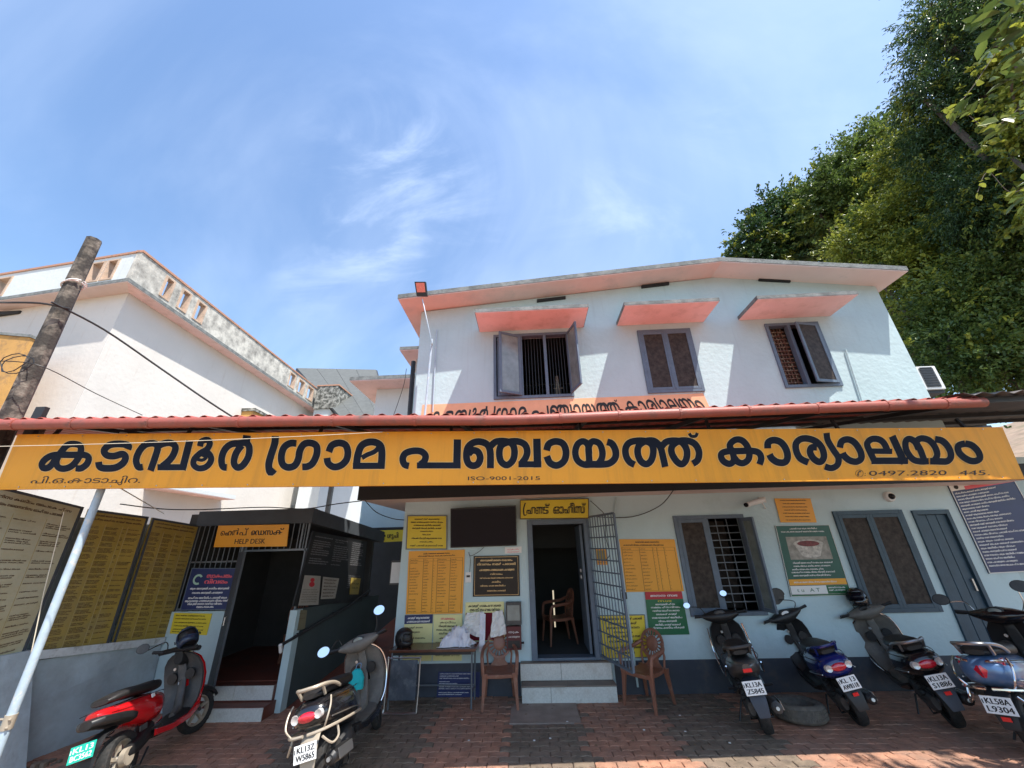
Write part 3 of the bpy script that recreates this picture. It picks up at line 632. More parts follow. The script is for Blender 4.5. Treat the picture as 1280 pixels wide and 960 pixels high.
S(740,8,68,[(700,180),(745,138),(830,128),(900,148),(945,220),(942,310),(900,362),(845,335),(795,250),(802,180),(870,132),(960,130),(1030,165),(1068,240),(1055,320),(1005,358)])
S(740,8,32,[(970,55),(992,82),(1035,82),(1050,50)])
S(885,8,66,[(512,365),(530,305),(505,250),(440,230),(300,232),(190,235),(130,262),(145,325),(210,360),(255,325),(245,250),(215,175),(265,122),(330,122),(385,175),(410,250),(400,315),(350,352),(295,340),(262,300)])
S(885,8,70,[(595,205),(600,145),(660,122),(730,148),(780,220),(792,300),(760,345),(690,342),(635,305),(612,265)])
S(885,8,68,[(1000,345),(920,305),(880,230),(878,155),(930,110),(1010,110),(1090,145),(1140,210),(1155,290),(1120,340),(1060,315),(1018,250),(1030,198),(1085,195)])
S(885,8,64,[(1182,50),(1195,125),(1250,220),(1300,300),(1290,370),(1230,402),(1165,385)])
S(1040,6.4,54,[(60,158),(75,108),(125,92),(180,120),(225,190),(230,245),(190,270),(135,258),(95,225),(82,200)])
S(1040,6.4,52,[(345,280),(305,200),(278,130),(310,92),(365,90),(410,120),(445,190)]); S(1040,6.4,44,[(310,185),(478,188)],1)
S(1040,6.4,54,[(312,263),(605,263)],1); S(1040,6.4,58,[(578,284),(478,66)],1)
S(1040,6.4,52,[(690,170),(660,112),(615,88),(585,112),(592,180),(640,248),(700,268),(770,266)])
S(1040,6.4,52,[(735,262),(705,180),(672,115),(705,85),(765,95),(812,140),(838,210),(815,262)])
S(1040,6.4,54,[(820,90),(880,105),(930,160),(948,225),(920,265),(860,268),(780,266)])
S(1040,6.4,54,[(1060,125),(1005,145),(1015,200),(1070,248),(1130,266),(1178,245),(1165,190),(1115,140),(1060,125)])
def ribbon(mb, pts, wd, plane, off, n, straight=False, k0=0, cap=False):
    c = [Vector((x, y, 0)) for x, y in pts]; c = c if straight else crom(c, 5)
    if not straight and len(c) > 3: pass
    k = len(mb.v)
    for i, p in enumerate(c):
        t = (c[min(i+1, len(c)-1)]-c[max(i-1, 0)]).normalized(); s = Vector((-t.y, t.x, 0))*wd/2
        for a in (p+s, p-s): mb.v.append(tuple(plane(a.x, a.y)+n*(off+i*.000016)))
    for i in range(len(c)-1): mb.f.append((k+2*i, k+2*i+1, k+2*i+3, k+2*i+2))
LET = [[0],[1],[2,3,4,5],[6,7],[8,9],[10],[11],[12],[13,14,15],[16,17,18],[19],[20,21,22],[23],[24,25,26],[27,28,29],[30],[31],[32],[33],[34],[35,36,37,38],[39,40,41],[42]]
for grp in LET:
    o1 = MB(); o2 = MB()
    for i in grp:
        pts, wd, st_ = ST[i]; ribbon(o1, pts, wd+1.5, bn, .0015+.00002*i, qb.n, st_); ribbon(o2, pts, wd, bn, .0045+.00004*i, qb.n, st_)
    lt = o2.build('letter', 'navyl', BN, cls=True); ol = o1.build('letter_outline', 'paleout', lt, cls=True)
def bannertext(t, x0, x1, ybase, hpx, m, slant=0):
    mb = MB(); vs, fs, wd = word(t, 3); mb.add([tuple(bn(x0+(x1-x0)*x/wd+slant*y*hpx/.72, ybase[0]+(ybase[1]-ybase[0])*x/wd-y*hpx/.72)+qb.n*.003) for x, y in vs], fs); mb.build('lettering', m, BN, cls=True)
bannertext('പി.ഒ.കാടാചിറ.', 38, 175, (604.2,603.5), 7.6, 'blackl', .45)
mb = MB(); ribbon(mb, [(147,603.5),(149,606),(152,605),(152.5,602)], 1.0, bn, .003, qb.n); mb.build('lettering', 'blackl', BN, cls=True)
bannertext('ISO-9001-2015', 585, 675, (600.3,600), 4.8, 'blackl')
bannertext('✆', 1069, 1079, (595.5,595.5), 7.5, 'blackl'); bannertext(':', 1080.5, 1082, (594.5,594.5), 5, 'blackl')
bannertext('0497.2820', 1086, 1183, (594.6,593.8), 6.2, 'blackl'); bannertext('445.', 1199, 1237, (594,593.8), 6.2, 'blackl')

# painted name band on the upper wall: the same words in smaller brush lettering
NB = thing('painted_name_band', 'orange painted band on the upper wall with black Malayalam name half hidden by the gutter', 'sign', ((onY(530,505,D)+onY(880,491,D))/2))
q2 = Q(onY(528,506,D-.004), onY(879,491.5,D-.004), onY(892,520,D-.004), onY(524,537,D-.004))
MB().slab([q2.c[3],q2.c[2],q2.c[1],q2.c[0]], q2.n, .003).build('painted_field', mat('salmon_orange_paint', (.80,.42,.24), .8, var=.08), NB)
o2 = MB()
def pl2(x, y):     # banner pixel -> band
    s = (x-48)/(1228-48); s = .02+s*.965; t = .82-(y-545)/52*.86
    return q2.p(s, t)
for i, (pts, wd, st_) in enumerate(ST): ribbon(o2, pts, wd*.82, pl2, .002+.00003*i, q2.n, st_)
o2.build('lettering', 'blackl', NB, cls=True)
#@@REST
# ================================================================== REAR WING of the office
A = thing('rear_wing', 'low rear wing with pink soffit glimpsed between the cream building and the office', 'building', (-4,11,0))
q_ = lambda x, y, Y: onY(x, y, Y)
a, b = q_(437,476.5,10), q_(521,470.5,10)
MB().hexa([a, (b.x,b.y,a.z), (b.x,18,a.z), (a.x,18,a.z), a+Vector((0,0,.02)), (b.x,b.y,a.z+.02), (b.x,18,a.z+.02), (a.x,18,a.z+.02)]).build('soffit', 'pink', A)
MB().box((a.x-.01,9.99,a.z+.0205),(b.x+.1,18.02,a.z+.14)).build('roof_slab', 'fascia', A)
c = q_(471,488,10.7); MB().box((c.x,10.7,0),(-2.3,10.9,a.z-.002)).build('wall', 'palewall', A); MB().box((c.x,10.9,0),(c.x+.2,18,a.z-.002)).build('wall', 'palewall', A)
ST2 = thing('stair_tower', 'narrow pink soffited stair tower projecting from the left side of the office', 'building', (-2.6,9,0))
a, b = q_(500,437.5,8.4), q_(526,434,8.4)
MB().box((a.x,8.4,a.z-.02),(-2.26,11,a.z)).build('soffit', 'pink', ST2); MB().box((a.x-.01,8.39,a.z+.0005),(-2.26,11.01,a.z+.09)).build('roof_slab', 'fascia', ST2)
c = q_(519,470,8.9); MB().box((c.x,8.9,2.9),(-2.26,10.6,a.z-.021)).build('wall', 'wall_up', ST2)
# ================================================================== CREAM BUILDING on the left
LB = thing('cream_building', 'large cream two storey building with mould streaked parapet on the left', 'building', (-11.5,12,0))
U = Vector((-.043,1,0)).normalized(); c0 = q_(159,352,8.0); U2 = (onZ(0,376,c0.z)-c0); U2.z = 0; U2.normalize()
n1 = Vector((U.y,-U.x,0)); n2 = Vector((U2.y,-U2.x,0)) if Vector((U2.y,-U2.x,0)).y < 0 else Vector((-U2.y,U2.x,0))   # outward normals
ez = c0.z; LR, LL = 11.4, 9.0
def corner(o1, o2):     # corner point inset by o1 from the right face plane, o2 from the left face plane
    m = Matrix(((n1.x, n1.y), (n2.x, n2.y))); r = m.inverted() @ Vector((n1.xy.dot(c0.xy)-o1, n2.xy.dot(c0.xy)-o2)); return Vector((r.x, r.y, 0))
def lprism(o, z0, z1, name, m, parent=LB, lr=LR, ll=LL):
    k = corner(o, o); a = k+U*lr; b = k+U2*ll; d = a+(b-k)
    return MB().hexa([(*b.xy,z0),(*k.xy,z0),(*a.xy,z0),(*d.xy,z0),(*b.xy,z1),(*k.xy,z1),(*a.xy,z1),(*d.xy,z1)]).build(name, m, parent)
lprism(.42, 0, ez-.002, 'wall', 'cream'); lprism(0, ez, ez+.02, 'soffit', 'pinkpale', lr=LR+.3); lprism(-.01, ez+.0205, ez+.13, 'eave_slab', 'fascia', lr=LR+.3)
# pink strip of soffit along the right hand side
k = corner(.03,.03); k1 = corner(.415,.415); MB().hexa([(*k.xy,ez-.004),(*(k+U*LR).xy,ez-.004),(*(k1+U*LR).xy,ez-.004),(*k1.xy,ez-.004),(*k.xy,ez-.0015),(*(k+U*LR).xy,ez-.0015),(*(k1+U*LR).xy,ez-.0015),(*k1.xy,ez-.0015)]).build('soffit', 'pink', LB)
# parapets: a wall with openings, built of piers between them
def onL(x, y, o=.12): kk = corner(o, o); return onP(x, y, kk, U)
def onL2(x, y, o=.12): kk = corner(o, o); return onP(x, y, kk, U2)
pz = onL(182,318).z; pb = ez+.13
def parapet(k, Ud, nn, length, ops, m, z0=pb, z1=pz, th=.16, name='parapet'):
    def blk(a, b, za, zb, nm, mm, dep=th, off=0):
        p, q = k+Ud*a+nn*off, k+Ud*b+nn*off
        MB().hexa([(*p.xy,za),(*q.xy,za),(*(q-nn*dep).xy,za),(*(p-nn*dep).xy,za),(*p.xy,zb),(*q.xy,zb),(*(q-nn*dep).xy,zb),(*(p-nn*dep).xy,zb)]).build(nm, mm, LB)
    oz0, oz1 = z0+.18, z1-.12; x = 0
    for a, b in ops+[(length, length)]:
        if a > x: blk(x, a, oz0, oz1, name, m)
        if b > a:
            for (u0,u1,v0,v1) in ((a-.03,a+.04,oz0,oz1),(b-.04,b+.03,oz0,oz1),(a+.04,b-.04,oz0,oz0+.05),(a+.04,b-.04,oz1-.05,oz1)): blk(u0,u1,v0,v1,'opening_frame',mat('faded_peach_frame_paint', (.56,.40,.29), .85, var=.15, dirt=(.3,.24,.18), ds=5),th+.04,.02)
        x = b
    blk(0, length, z0, oz0-.0005, name, m); blk(0, length, oz1+.0005, z1, name, m)
    blk(-.02, length+.02, z1+.0005, z1+.07, 'coping', 'coping', th+.06, .03)
kk = corner(.12,.12)
def opsat(pts, f, Ud): return [((f(a,y)-kk).dot(Ud), (f(b,y)-kk).dot(Ud)) for a, b, y in pts]
parapet(kk, U, n1, 10.7, opsat([(203,216,360),(223,236,377),(243,256,390),(361,369,475),(372,380,484),(383,391,492)], onL, U), 'moss')
kk2 = kk+U2*.002-n2*0
parapet(kk+U2*.17, U2, n2, 8.8, sorted([tuple(sorted(((onL2(a,y)-kk).dot(U2)-.17, (onL2(b,y)-kk).dot(U2)-.17))) for a, b, y in [(143,130,340),(125,110,343),(8,-8,360),(-14,-30,362)]]), 'palewall')
# far mossy block, ledges and the yellow framed window low down
a = onY(397,483,18.4); b = onY(423,483,18.4); MB().box((a.x,18.4,a.z-1.3),(b.x,30,a.z)).build('rear_parapet', 'mossd', LB); MB().box((a.x,18.5,0),(b.x-.1,29.9,a.z-1.301)).build('rear_wall', 'palewall', LB); MB().box((a.x-.02,18.38,a.z),(b.x+.05,30.05,a.z+.07)).build('coping', 'coping', LB)
def onW(x, y): return onP(x, y, corner(.42,.42), U)
p = onW(388,604); q = onW(436,634); zt = p.z+.35; zb = zt-1.5
s0 = (p-corner(.42,.42)).dot(U); s1 = s0+2.3; cw = corner(.42,.42)
def lblk(a, b, za, zb, nm, m, d0=.06, d1=-.1, parent=LB):
    p, q = cw+U*a, cw+U*b
    return MB().hexa([(*(p+n1*d0).xy,za),(*(q+n1*d0).xy,za),(*(q+n1*d1).xy,za),(*(p+n1*d1).xy,za),(*(p+n1*d0).xy,zb),(*(q+n1*d0).xy,zb),(*(q+n1*d1).xy,zb),(*(p+n1*d1).xy,zb)]).build(nm, m, parent)
yf = mat('yellow_window_frame_paint', (.62,.42,.12), .7, var=.1)
wy = lblk(s0, s1, zb, zt, 'window', yf)
for i in range(3): lblk(s0+.08+i*(s1-s0-.08)/3, s0+(i+1)*(s1-s0-.08)/3, zb+.08, zt-.08, 'pane', 'glassup', .066, .0605, wy)
p = onW(366,622); q = onW(440,648); a0 = (p-cw).dot(U); b0 = (q-cw).dot(U); lblk(a0, b0, q.z, q.z+.16, 'ledge', 'fascia', .3)
p = onW(180,610); a0 = (p-cw).dot(U); lblk(a0, a0+3.2, p.z, p.z+.14, 'sunshade', 'palewall', .55); lblk(a0, a0+3.2, p.z-.02, p.z-.0005, 'soffit', 'pink', .545)
for x in (447, 455): 
    p = onW(x, 640); a0 = (p-cw).dot(U); MB().tube([cw+U*a0+n1*.1, cw+U*a0+n1*.1+Vector((0,0,6))], .06, 8).build('downpipe', 'palewall', LB)
zs_ = onL2(10,393,.42); MB().box((zs_.x-.3,zs_.y-.1,zs_.z-.05),(zs_.x+.5,zs_.y+.05,zs_.z+.05)).build('vent_slot_dark_block', 'blackl', LB)  # black block standing for the dark of a slot recess
# metal roof behind
MR = thing('metal_roof', 'grey panelled metal roof on dark beams seen past the mouldy parapet', 'roof', onY(430,490,24))
tl, tr, br, bl = onY(371,460,26), onY(470,462,26), onY(486,520,17), onY(428,524,17)
nrm = (tr-tl).cross(bl-tl).normalized(); nrm = nrm if nrm.z > 0 else -nrm
def rp(s, t): return (tl*(1-s)+tr*s)*(1-t)+(bl*(1-s)+br*s)*t
for i in range(4):
    for j in range(2): MB().slab([rp(i/4+.002,(j+1)/2),rp((i+1)/4-.002,(j+1)/2),rp((i+1)/4-.002,j/2),rp(i/4+.002,j/2)], nrm, .04).build('roof_panel', 'solar', MR)
for i in range(5): MB().beam(rp(i/4,0)-nrm*.1, rp(i/4,1)-nrm*.1, .16, .12).build('beam', 'ironblk', MR)
for j in range(5): MB().beam(rp(0,j/4)-nrm*.22, rp(1,j/4)-nrm*.22, .12, .10).build('beam', 'ironblk', MR)
for s in (0,1):
    for t in (0,1): a = rp(s,t); MB().box((a.x-.08,a.y-.08,0),(a.x+.08,a.y+.08,a.z-.25)).build('column', 'ironblk', MR)
# ochre outbuildings poking up behind the gutter
OB = thing('ochre_outbuilding', 'ochre painted wall at the extreme left behind the concrete post', 'building', (-12.5,7.2,0))
a = onY(38,422,7.6); MB().hexa([(a.x-4,7.6,0),(a.x,7.6,0),(a.x,7.75,0),(a.x-4,7.75,0),(a.x-4,7.6,a.z+.55),(a.x,7.6,a.z),(a.x,7.75,a.z),(a.x-4,7.75,a.z+.55)]).build('wall', 'orangewall', OB)
MB().hexa([(a.x-4,7.57,a.z+.55),(a.x+.03,7.57,a.z),(a.x+.03,7.78,a.z),(a.x-4,7.78,a.z+.55),(a.x-4,7.57,a.z+.62),(a.x+.03,7.57,a.z+.07),(a.x+.03,7.78,a.z+.07),(a.x-4,7.78,a.z+.62)]).build('coping', 'fascia', OB)
p = onW(303,512); q = onW(346,520); a0 = (p-cw).dot(U); b0 = (q-cw).dot(U)
oc = lblk(a0, b0, p.z-1.1, p.z-.08, 'projecting_pier', 'orangewall', .5); lblk(a0-.05, b0+.05, p.z-.0795, p.z+.04, 'pier_cap', 'mossd', .56)
# ================================================================== UTILITY POST
up_ = [onY(118,300,4.25), onY(60,418,4.25)]; top = up_[0]; low = onY(14,520,4.25)
dirp = (low-top).normalized(); base = top+dirp*((top.z+.1)/-dirp.z)
UP = thing('utility_post', 'blackened old concrete utility post leaning at the left with bound cables', 'post', (base.x, base.y, 0))
mb = MB(); rings = []
for i in range(13):
    p = base.lerp(top, i/12); r = .118-.030*i/12
    rings.append([p+Vector((cos(g)*r*(1+.05*random.random()), sin(g)*r*(1+.05*random.random()), 0)) for g in [2*pi*j/8+.39 for j in range(8)]])
mb.loft(rings).build('shaft', 'post', UP)
for px, py, dz in ((91,357,0),(92,359,.05)):
    p = onY(px,py,4.25); mb = MB(); MB().tube(crom([p+Vector((cos(g)*.11, sin(g)*.11, .05*cos(g)+dz)) for g in [2*pi*j/8 for j in range(8)]], 3, True)+[], .010, 5, cap=False).build('metal_band', 'whitep', UP)
def coil(p, r, n, m='wire'): return [p+Vector((cos(t)*r*(1+.15*sin(t*3)), -.17-.04*sin(t*.7), sin(t)*r*.8)) for t in [i*.5 for i in range(n)]]
MB().tube(coil(onY(40,462,4.25), .17, 30), .006, 5).build('cable_coil', 'wire', UP)
MB().box((base.x+.5,3.95,3.2),(base.x+.62,4.0,3.75)).build('bracket', 'ironblk', UP)
pb2 = onY(45,535,4.3); BPx = thing('bracket_post', 'short dark steel bracket post beside the banner left end', 'post', (pb2.x, pb2.y, 0))
MB().box((pb2.x-.06,4.28,0),(pb2.x+.02,4.34,pb2.z+.16)).box((pb2.x+.05,4.28,0),(pb2.x+.09,4.34,pb2.z+.12)).build('channel', 'post', BPx)
# ================================================================== CABLES
def cable(label, pts, r=.009, m='wire', name='cable', s=0): 
    o = MB().tube(pts, r, 6).build(name, m, None, smooth=True); tag(o, label, 'cable'); return o
pw = onY(90,386,4.2)
cable('thick black cable running from the post down to the roof edge', crom([pw+Vector((-.1,-.17,.0)), onY(130,412,4.6), onY(200,460,5.2), onY(255,498,5.6), onY(292,522,5.9)], 5), .014)
cable('black cable coming in from the far left to the post', crom([onY(-60,376,3.4), onY(0,378,3.8), onY(50,379,4.0), onY(88,386,4.2)], 5), .014)
cable('thin cable sloping from the post coil to the gutter', crom([onY(-40,452,3.9), onY(20,452,4.0), onY(60,461,4.15), onY(120,492,4.9), onY(178,519,5.4)], 5), .006)
cable('pale string strung across the front of the banner', [onY(-60,560,3.3)]+sag(onY(0,558,3.45), onY(478,540,3.95), .02, 8), .0035, 'wirew', 'string')
cable('dark cable swagging over the help desk roof', crom([onY(150,630,5.6), onY(200,636,5.9), onY(250,637,6.3), onY(330,634,6.6), onY(380,636,6.7), onY(420,630,6.6), onY(452,626,6.45)], 5), .009)
cable('pale cable slanting below the banner at the left', [onY(150,610,4.2), onY(205,642,6.3)], .006, 'wirew')
cable('black cable drooping from the porch slab to the grille gate', crom([onY(843,611,6.38), onY(825,632,6.8), onY(790,646,6.95), onY(745,646,6.9)], 5), .007)
cable('short looped cable above the grille gate', crom([onY(738,626,6.9), onY(748,635,6.8), onY(756,645,6.6), onY(757,670,6.5), onY(762,692,6.5), onY(757,700,6.5)], 5), .006)
cable('yellowish string hanging beside the blue pole', [onY(80,640,4.3), onY(55,740,4.3), onY(32,850,4.35)], .0045, 'wirew', 'string')
cable('cable loop hanging below the porch slab corner', crom([onY(455,624,6.45), onY(470,640,6.9), onY(490,648,6.96), onY(505,650,6.97)], 5), .007)
cable('thin black wire hanging against the annex wall', crom([onY(508,461,7.2), onY(505,480,7.6), onY(497,505,7.8), onY(490,524,7.9)], 5), .006)
# ================================================================== FLOOD LIGHT
fp = onY(529,372,6.25); FL = thing('flood_light', 'square flood light with red reflection painted on its glass on a thin pole at the left eave', 'lamp', (fp.x, 6.25, 3.9))
MB().tube([onY(528,374,6.25), onY(538,420,6.3), onY(540,432,6.35)], .012, 6).build('arm', 'steel', FL, smooth=True)
MB().tube([onY(540,424,6.7), onY(530,530,6.75)], .022, 8).build('pole', 'pipe', FL, smooth=True); MB().tube([onY(540,430,6.3), onY(540,432,6.72)], .012, 6).build('pole_joint', 'steel', FL)
qf = Q(*[onY(x, y, yy) for x, y, yy in ((519,353,6.1),(531,353,6.1),(532.5,366,6.18),(521,366,6.18))])
MB().slab([qf.p(-.08,-.3),qf.p(1.08,-.3),qf.p(1.08,1.08),qf.p(-.08,1.08)], qf.n, .07).build('housing', 'blackpl', FL, bevel=.005)
MB().slab([qf.p(.05,.05,.006),qf.p(.95,.05,.006),qf.p(.95,.95,.006),qf.p(.05,.95,.006)], qf.n, .005).build('glass', mat('flood_glass_red_reflection', (.75,.20,.14), .3, var=.2, vs=40), FL)  # salmon colour is a red reflection painted into the glass
# ================================================================== AC UNIT right of the building
ax = onY(1156,460,7.3); AC = thing('wall_ac_unit', 'boxy white framed air conditioner unit on the right side wall above the gutter', 'air conditioner', (7.9,7.4,4.5))
a = onY(1156,487,7.3); b = onY(1178,457,7.3); x0, x1, z0, z1 = a.x, a.x+.42, a.z, onY(1150,458,7.3).z
MB().box((x0,7.3,z0),(x1,7.75,z1)).build('casing', 'whitepl', AC, bevel=.01); MB().box((x0+.07,7.292,z0+.05),(x1-.07,7.2985,z1-.05)).build('grille_recess', 'greypl', AC)
n_ = max(5, int((z1-z0)/.06))
for i in range(n_): MB().box((x0+.09,7.284,z0+.07+i*.055),(x1-.09,7.2915,z0+.095+i*.055)).build('louvre', 'blackpl', AC)
MB().box((7.69,7.35,z0-.06),(x1,7.7,z0-.002)).build('bracket', 'ironblk', AC)
# ================================================================== NEIGHBOURING SHED ROOF on the right
SR = thing('lean_to_shed', 'dark lean-to shed roof continuing past the right end of the gutter', 'shed', (7.6,6,0))
def shp(x, y, Z=None): return Vector((x, y, 3.62+.16*(y-4.6)+.01*(x-5)))
for i in range(6):
    x0 = 5.06+i*.84; 
    mb = MB(); n = 16
    for j in range(n+1):
        x = x0+.87*j/n; z = .018*cos(j*2*pi/4)+.006*(i%2); a, b = shp(x,4.25), shp(x,8.8); mb.v += [(a.x,a.y,a.z+z),(b.x,b.y,b.z+z),(a.x,a.y,a.z+z-.004),(b.x,b.y,b.z+z-.004)]
    for j in range(n): k = 4*j; mb.f += [(k,k+4,k+5,k+1),(k+2,k+3,k+7,k+6),(k,k+2,k+6,k+4),(k+1,k+5,k+7,k+3)]
    mb.build('roof_sheet', 'under', SR, cls=True)
for y in (4.4,6.0,7.2,8.5): MB().beam(shp(5.3,y)-Vector((0,0,.06)), shp(10.3,y)-Vector((0,0,.06)), .05, .06).build('purlin', 'ironblk', SR)
for x in (5.5,8.0,10.2): MB().box((x+2.2,8.5,0),(x+2.28,8.58,3.9)).build('post', 'ironblk', SR)
MB().box((7.72,7.02,0),(10.5,7.2,3.3)).build('wall', 'wall_up', SR)
# ================================================================== NOTICE WALL on the left
NP = (-5.67,6.5); NU = Vector((.148,.989,0)).normalized(); NN = Vector((NU.y,-NU.x,0))
def nw(x, y, o=0): p0 = Vector((NP[0],NP[1],0))+NN*o; return onP(x, y, p0, NU)
LW = thing('low_side_wall', 'battered grey blue low wall with white ledge under the notice boards', 'wall', (-5.6,5,0))
def nat(Y, o=0): t = (Y-NP[1])/NU.y; p = Vector((NP[0],NP[1],0))+NU*t+NN*o; return p
zl = lambda Y: 1.16+(Y-4.3)*(-.105)
a, b = nat(2.5), nat(6.49)
MB().hexa([(*nat(2.5,.30).xy,-.05),(*nat(6.49,.10).xy,-.05),(*nat(6.49,-.25).xy,-.05),(*nat(2.5,-.25).xy,-.05),(*nat(2.5,.03).xy,zl(2.5)-.09),(*nat(6.49,.03).xy,zl(6.49)-.09),(*nat(6.49,-.25).xy,zl(6.49)-.09),(*nat(2.5,-.25).xy,zl(2.5)-.09)]).build('wall', 'lowwall', LW)
for (ya, yb) in ((3.0,4.62),(4.98,6.49)):
    MB().hexa([(*nat(ya,.07).xy,zl(ya)-.088),(*nat(yb,.07).xy,zl(yb)-.088),(*nat(yb,-.25).xy,zl(yb)-.088),(*nat(ya,-.25).xy,zl(ya)-.088),(*nat(ya,.07).xy,zl(ya)-.0),(*nat(yb,.07).xy,zl(yb)-.0),(*nat(yb,-.25).xy,zl(yb)-.0),(*nat(ya,-.25).xy,zl(ya)-.0)]).build('ledge', 'lowcap', LW)
bt = MB().hexa([(*nat(4.72,.50).xy,-.05),(*nat(5.08,.46).xy,-.05),(*nat(5.08,-.1).xy,-.05),(*nat(4.72,-.1).xy,-.05),(*nat(4.66,.08).xy,zl(4.8)-.0),(*nat(4.96,.08).xy,zl(4.8)-.0),(*nat(4.96,-.1).xy,zl(4.8)-.0),(*nat(4.66,-.1).xy,zl(4.8)-.0)]).build('buttress', 'lowwall', LW)
MB().hexa([(*nat(4.66,.515).xy,-.05),(*nat(4.735,.51).xy,-.05),(*nat(4.735,-.09).xy,-.05),(*nat(4.66,-.09).xy,-.05),(*nat(4.60,.095).xy,zl(4.8)+.002),(*nat(4.665,.095).xy,zl(4.8)+.002),(*nat(4.665,-.09).xy,zl(4.8)+.002),(*nat(4.60,-.09).xy,zl(4.8)+.002)]).build('whitewashed_edge', 'lowcap', LW)
MB().hexa([(*nat(2.5,-.16).xy,zl(2.5)),(*nat(6.49,-.16).xy,zl(6.49)),(*nat(6.49,-.24).xy,zl(6.49)),(*nat(2.5,-.24).xy,zl(2.5)),(*nat(2.5,-.16).xy,2.74),(*nat(6.49,-.16).xy,2.48),(*nat(6.49,-.24).xy,2.48),(*nat(2.5,-.24).xy,2.74)]).build('upper_wall', 'lowwall', LW)
mb = MB()
for i in range(130):
    y = random.uniform(3.9,5.3); p = nat(y,.33+random.random()*.25*(.5+.5*random.random())); s = random.uniform(.012,.05); mb.box((p.x-s,p.y-s,-.01),(p.x+s*random.random(),p.y+s*random.random(),s*random.uniform(.5,1.4)))
tag(mb.build('rubble', 'pave_dk'), kind='stuff')
def notice(label, TL, TR, BR, BL, base, cols, rows, off, head=True, seed=1):
    random.seed(seed); t, q = lab_board('notice_board', label, 'notice board', nw(*TL,off), nw(*TR,off), nw(*BR,off), nw(*BL,off), base, .03, 'slate', .03, 'tall notice boards on the side wall')
    mb = MB()
    if head:
        q.line(mb, .08, .92, .955, .014, 1, 'c', bold=.06); q.line(mb, .08, .92, .925, .014, 1, 'c', bold=.06)
    y = .875
    for r in range(rows):
        nl = random.choice((2,3,4,4)); dy = .0095
        if y < .05: break
        for c_, (a_, b_) in enumerate(cols):
            for l_ in range(nl if c_ < 2 else max(1, nl-1) if random.random() < .6 else 1):
                q.line(mb, a_, b_, y-l_*dy, .0066, random.uniform(.75,1), 'l', bold=.07)
        y -= nl*dy+.010
    mb.build('lettering', 'darkbrown', t, cls=True)
    g = MB()
    for a_, b_ in cols[1:]: q.rect(g, a_-.012, .03, a_-.009, .90)
    g.build('column_rules', 'ochre' if base != 'ochre' else 'greyyel', t, cls=True)
    return t
notice('tall faded grey-yellow notice board nearest the camera, cut by the photo left edge', (-80,588),(105,634),(0,890),(-250,1010), 'greyyel', [(.03,.24),(.27,.50),(.53,.74),(.77,.97)], 60, .03, seed=3)
notice('brownish tall notice board behind the blue pole, between two other boards', (112,636),(186,646),(133,812),(38,827), 'ochre', [(.06,.30),(.34,.58),(.62,.67),(.71,.95)], 48, .03, seed=4)
notice('tall ochre notice board nearest to the help desk grille', (191,647),(250,657),(208,804),(139,811), 'ochre', [(.05,.26),(.30,.5),(.54,.7),(.75,.95)], 60, .03, seed=5)
# ================================================================== HELP DESK BOOTH
HY = 6.5; HX0, HX1 = -5.66, -3.66
H = thing('help_desk_booth', 'dark slate help desk booth with grille front and open door', 'booth', (-4.6,HY,0))
MB().box((HX0,HY,2.51),(HX1,HY+.12,2.745)).build('front_beam', 'slate', H)
hb = lambda Y: 2.735-(Y-HY)*.13
MB().hexa([(-3.78,HY+.121,2.5),(HX1,HY+.121,2.5),(-3.28,8.9,hb(8.9)-.22),(-3.4,8.9,hb(8.9)-.22),(-3.78,HY+.121,2.735),(HX1,HY+.121,2.735),(-3.28,8.9,hb(8.9)),(-3.4,8.9,hb(8.9))]).build('side_beam', 'slate', H)
MB().hexa([(HX0,HY+.121,2.66),(-3.79,HY+.121,2.66),(-3.42,8.9,2.30),(HX0,8.9,2.30),(HX0,HY+.121,2.70),(-3.79,HY+.121,2.70),(-3.42,8.9,2.34),(HX0,8.9,2.34)]).build('roof_slab', 'slate', H)
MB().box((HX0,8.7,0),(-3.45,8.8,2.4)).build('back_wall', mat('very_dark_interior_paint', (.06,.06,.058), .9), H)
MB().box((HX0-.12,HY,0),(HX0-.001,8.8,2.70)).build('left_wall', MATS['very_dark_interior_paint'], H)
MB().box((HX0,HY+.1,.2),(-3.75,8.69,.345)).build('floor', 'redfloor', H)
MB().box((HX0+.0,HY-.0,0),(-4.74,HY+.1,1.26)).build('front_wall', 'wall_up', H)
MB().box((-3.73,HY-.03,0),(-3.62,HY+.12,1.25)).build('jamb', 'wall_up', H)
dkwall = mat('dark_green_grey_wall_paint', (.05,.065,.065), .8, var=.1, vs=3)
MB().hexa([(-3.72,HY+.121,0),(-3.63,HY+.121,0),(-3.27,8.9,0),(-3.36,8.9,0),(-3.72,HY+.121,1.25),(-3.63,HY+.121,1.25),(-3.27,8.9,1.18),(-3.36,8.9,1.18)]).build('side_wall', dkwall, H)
SU = Vector((-3.27+3.63, 8.9-HY-.121, 0)).normalized()
def sw(x, y, o=0): n = Vector((SU.y,-SU.x,0)); return onP(x, y, Vector((-3.63,HY+.121,0))+n*o, SU)
for i in range(11):
    x = HX0+.06+i*.088
    MB().box((x-.006,HY+.03,1.262),(x+.006,HY+.042,2.508)).build('bar', 'irongrey', H)
for i in range(10): x = -4.70+i*.105; MB().box((x-.006,HY+.03,2.122),(x+.006,HY+.042,2.508)).build('bar', 'irongrey', H)
for i, (x, z0) in enumerate(((-3.70,1.252),(-3.80,2.12))): MB().box((x-.012,HY+.02,z0),(x+.012,HY+.05,2.508)).build('bar', 'irongrey', H)
for z in (1.27,1.94): MB().box((HX0,HY+.045,z),(-4.74,HY+.06,z+.025)).build('rail', 'irongrey', H)
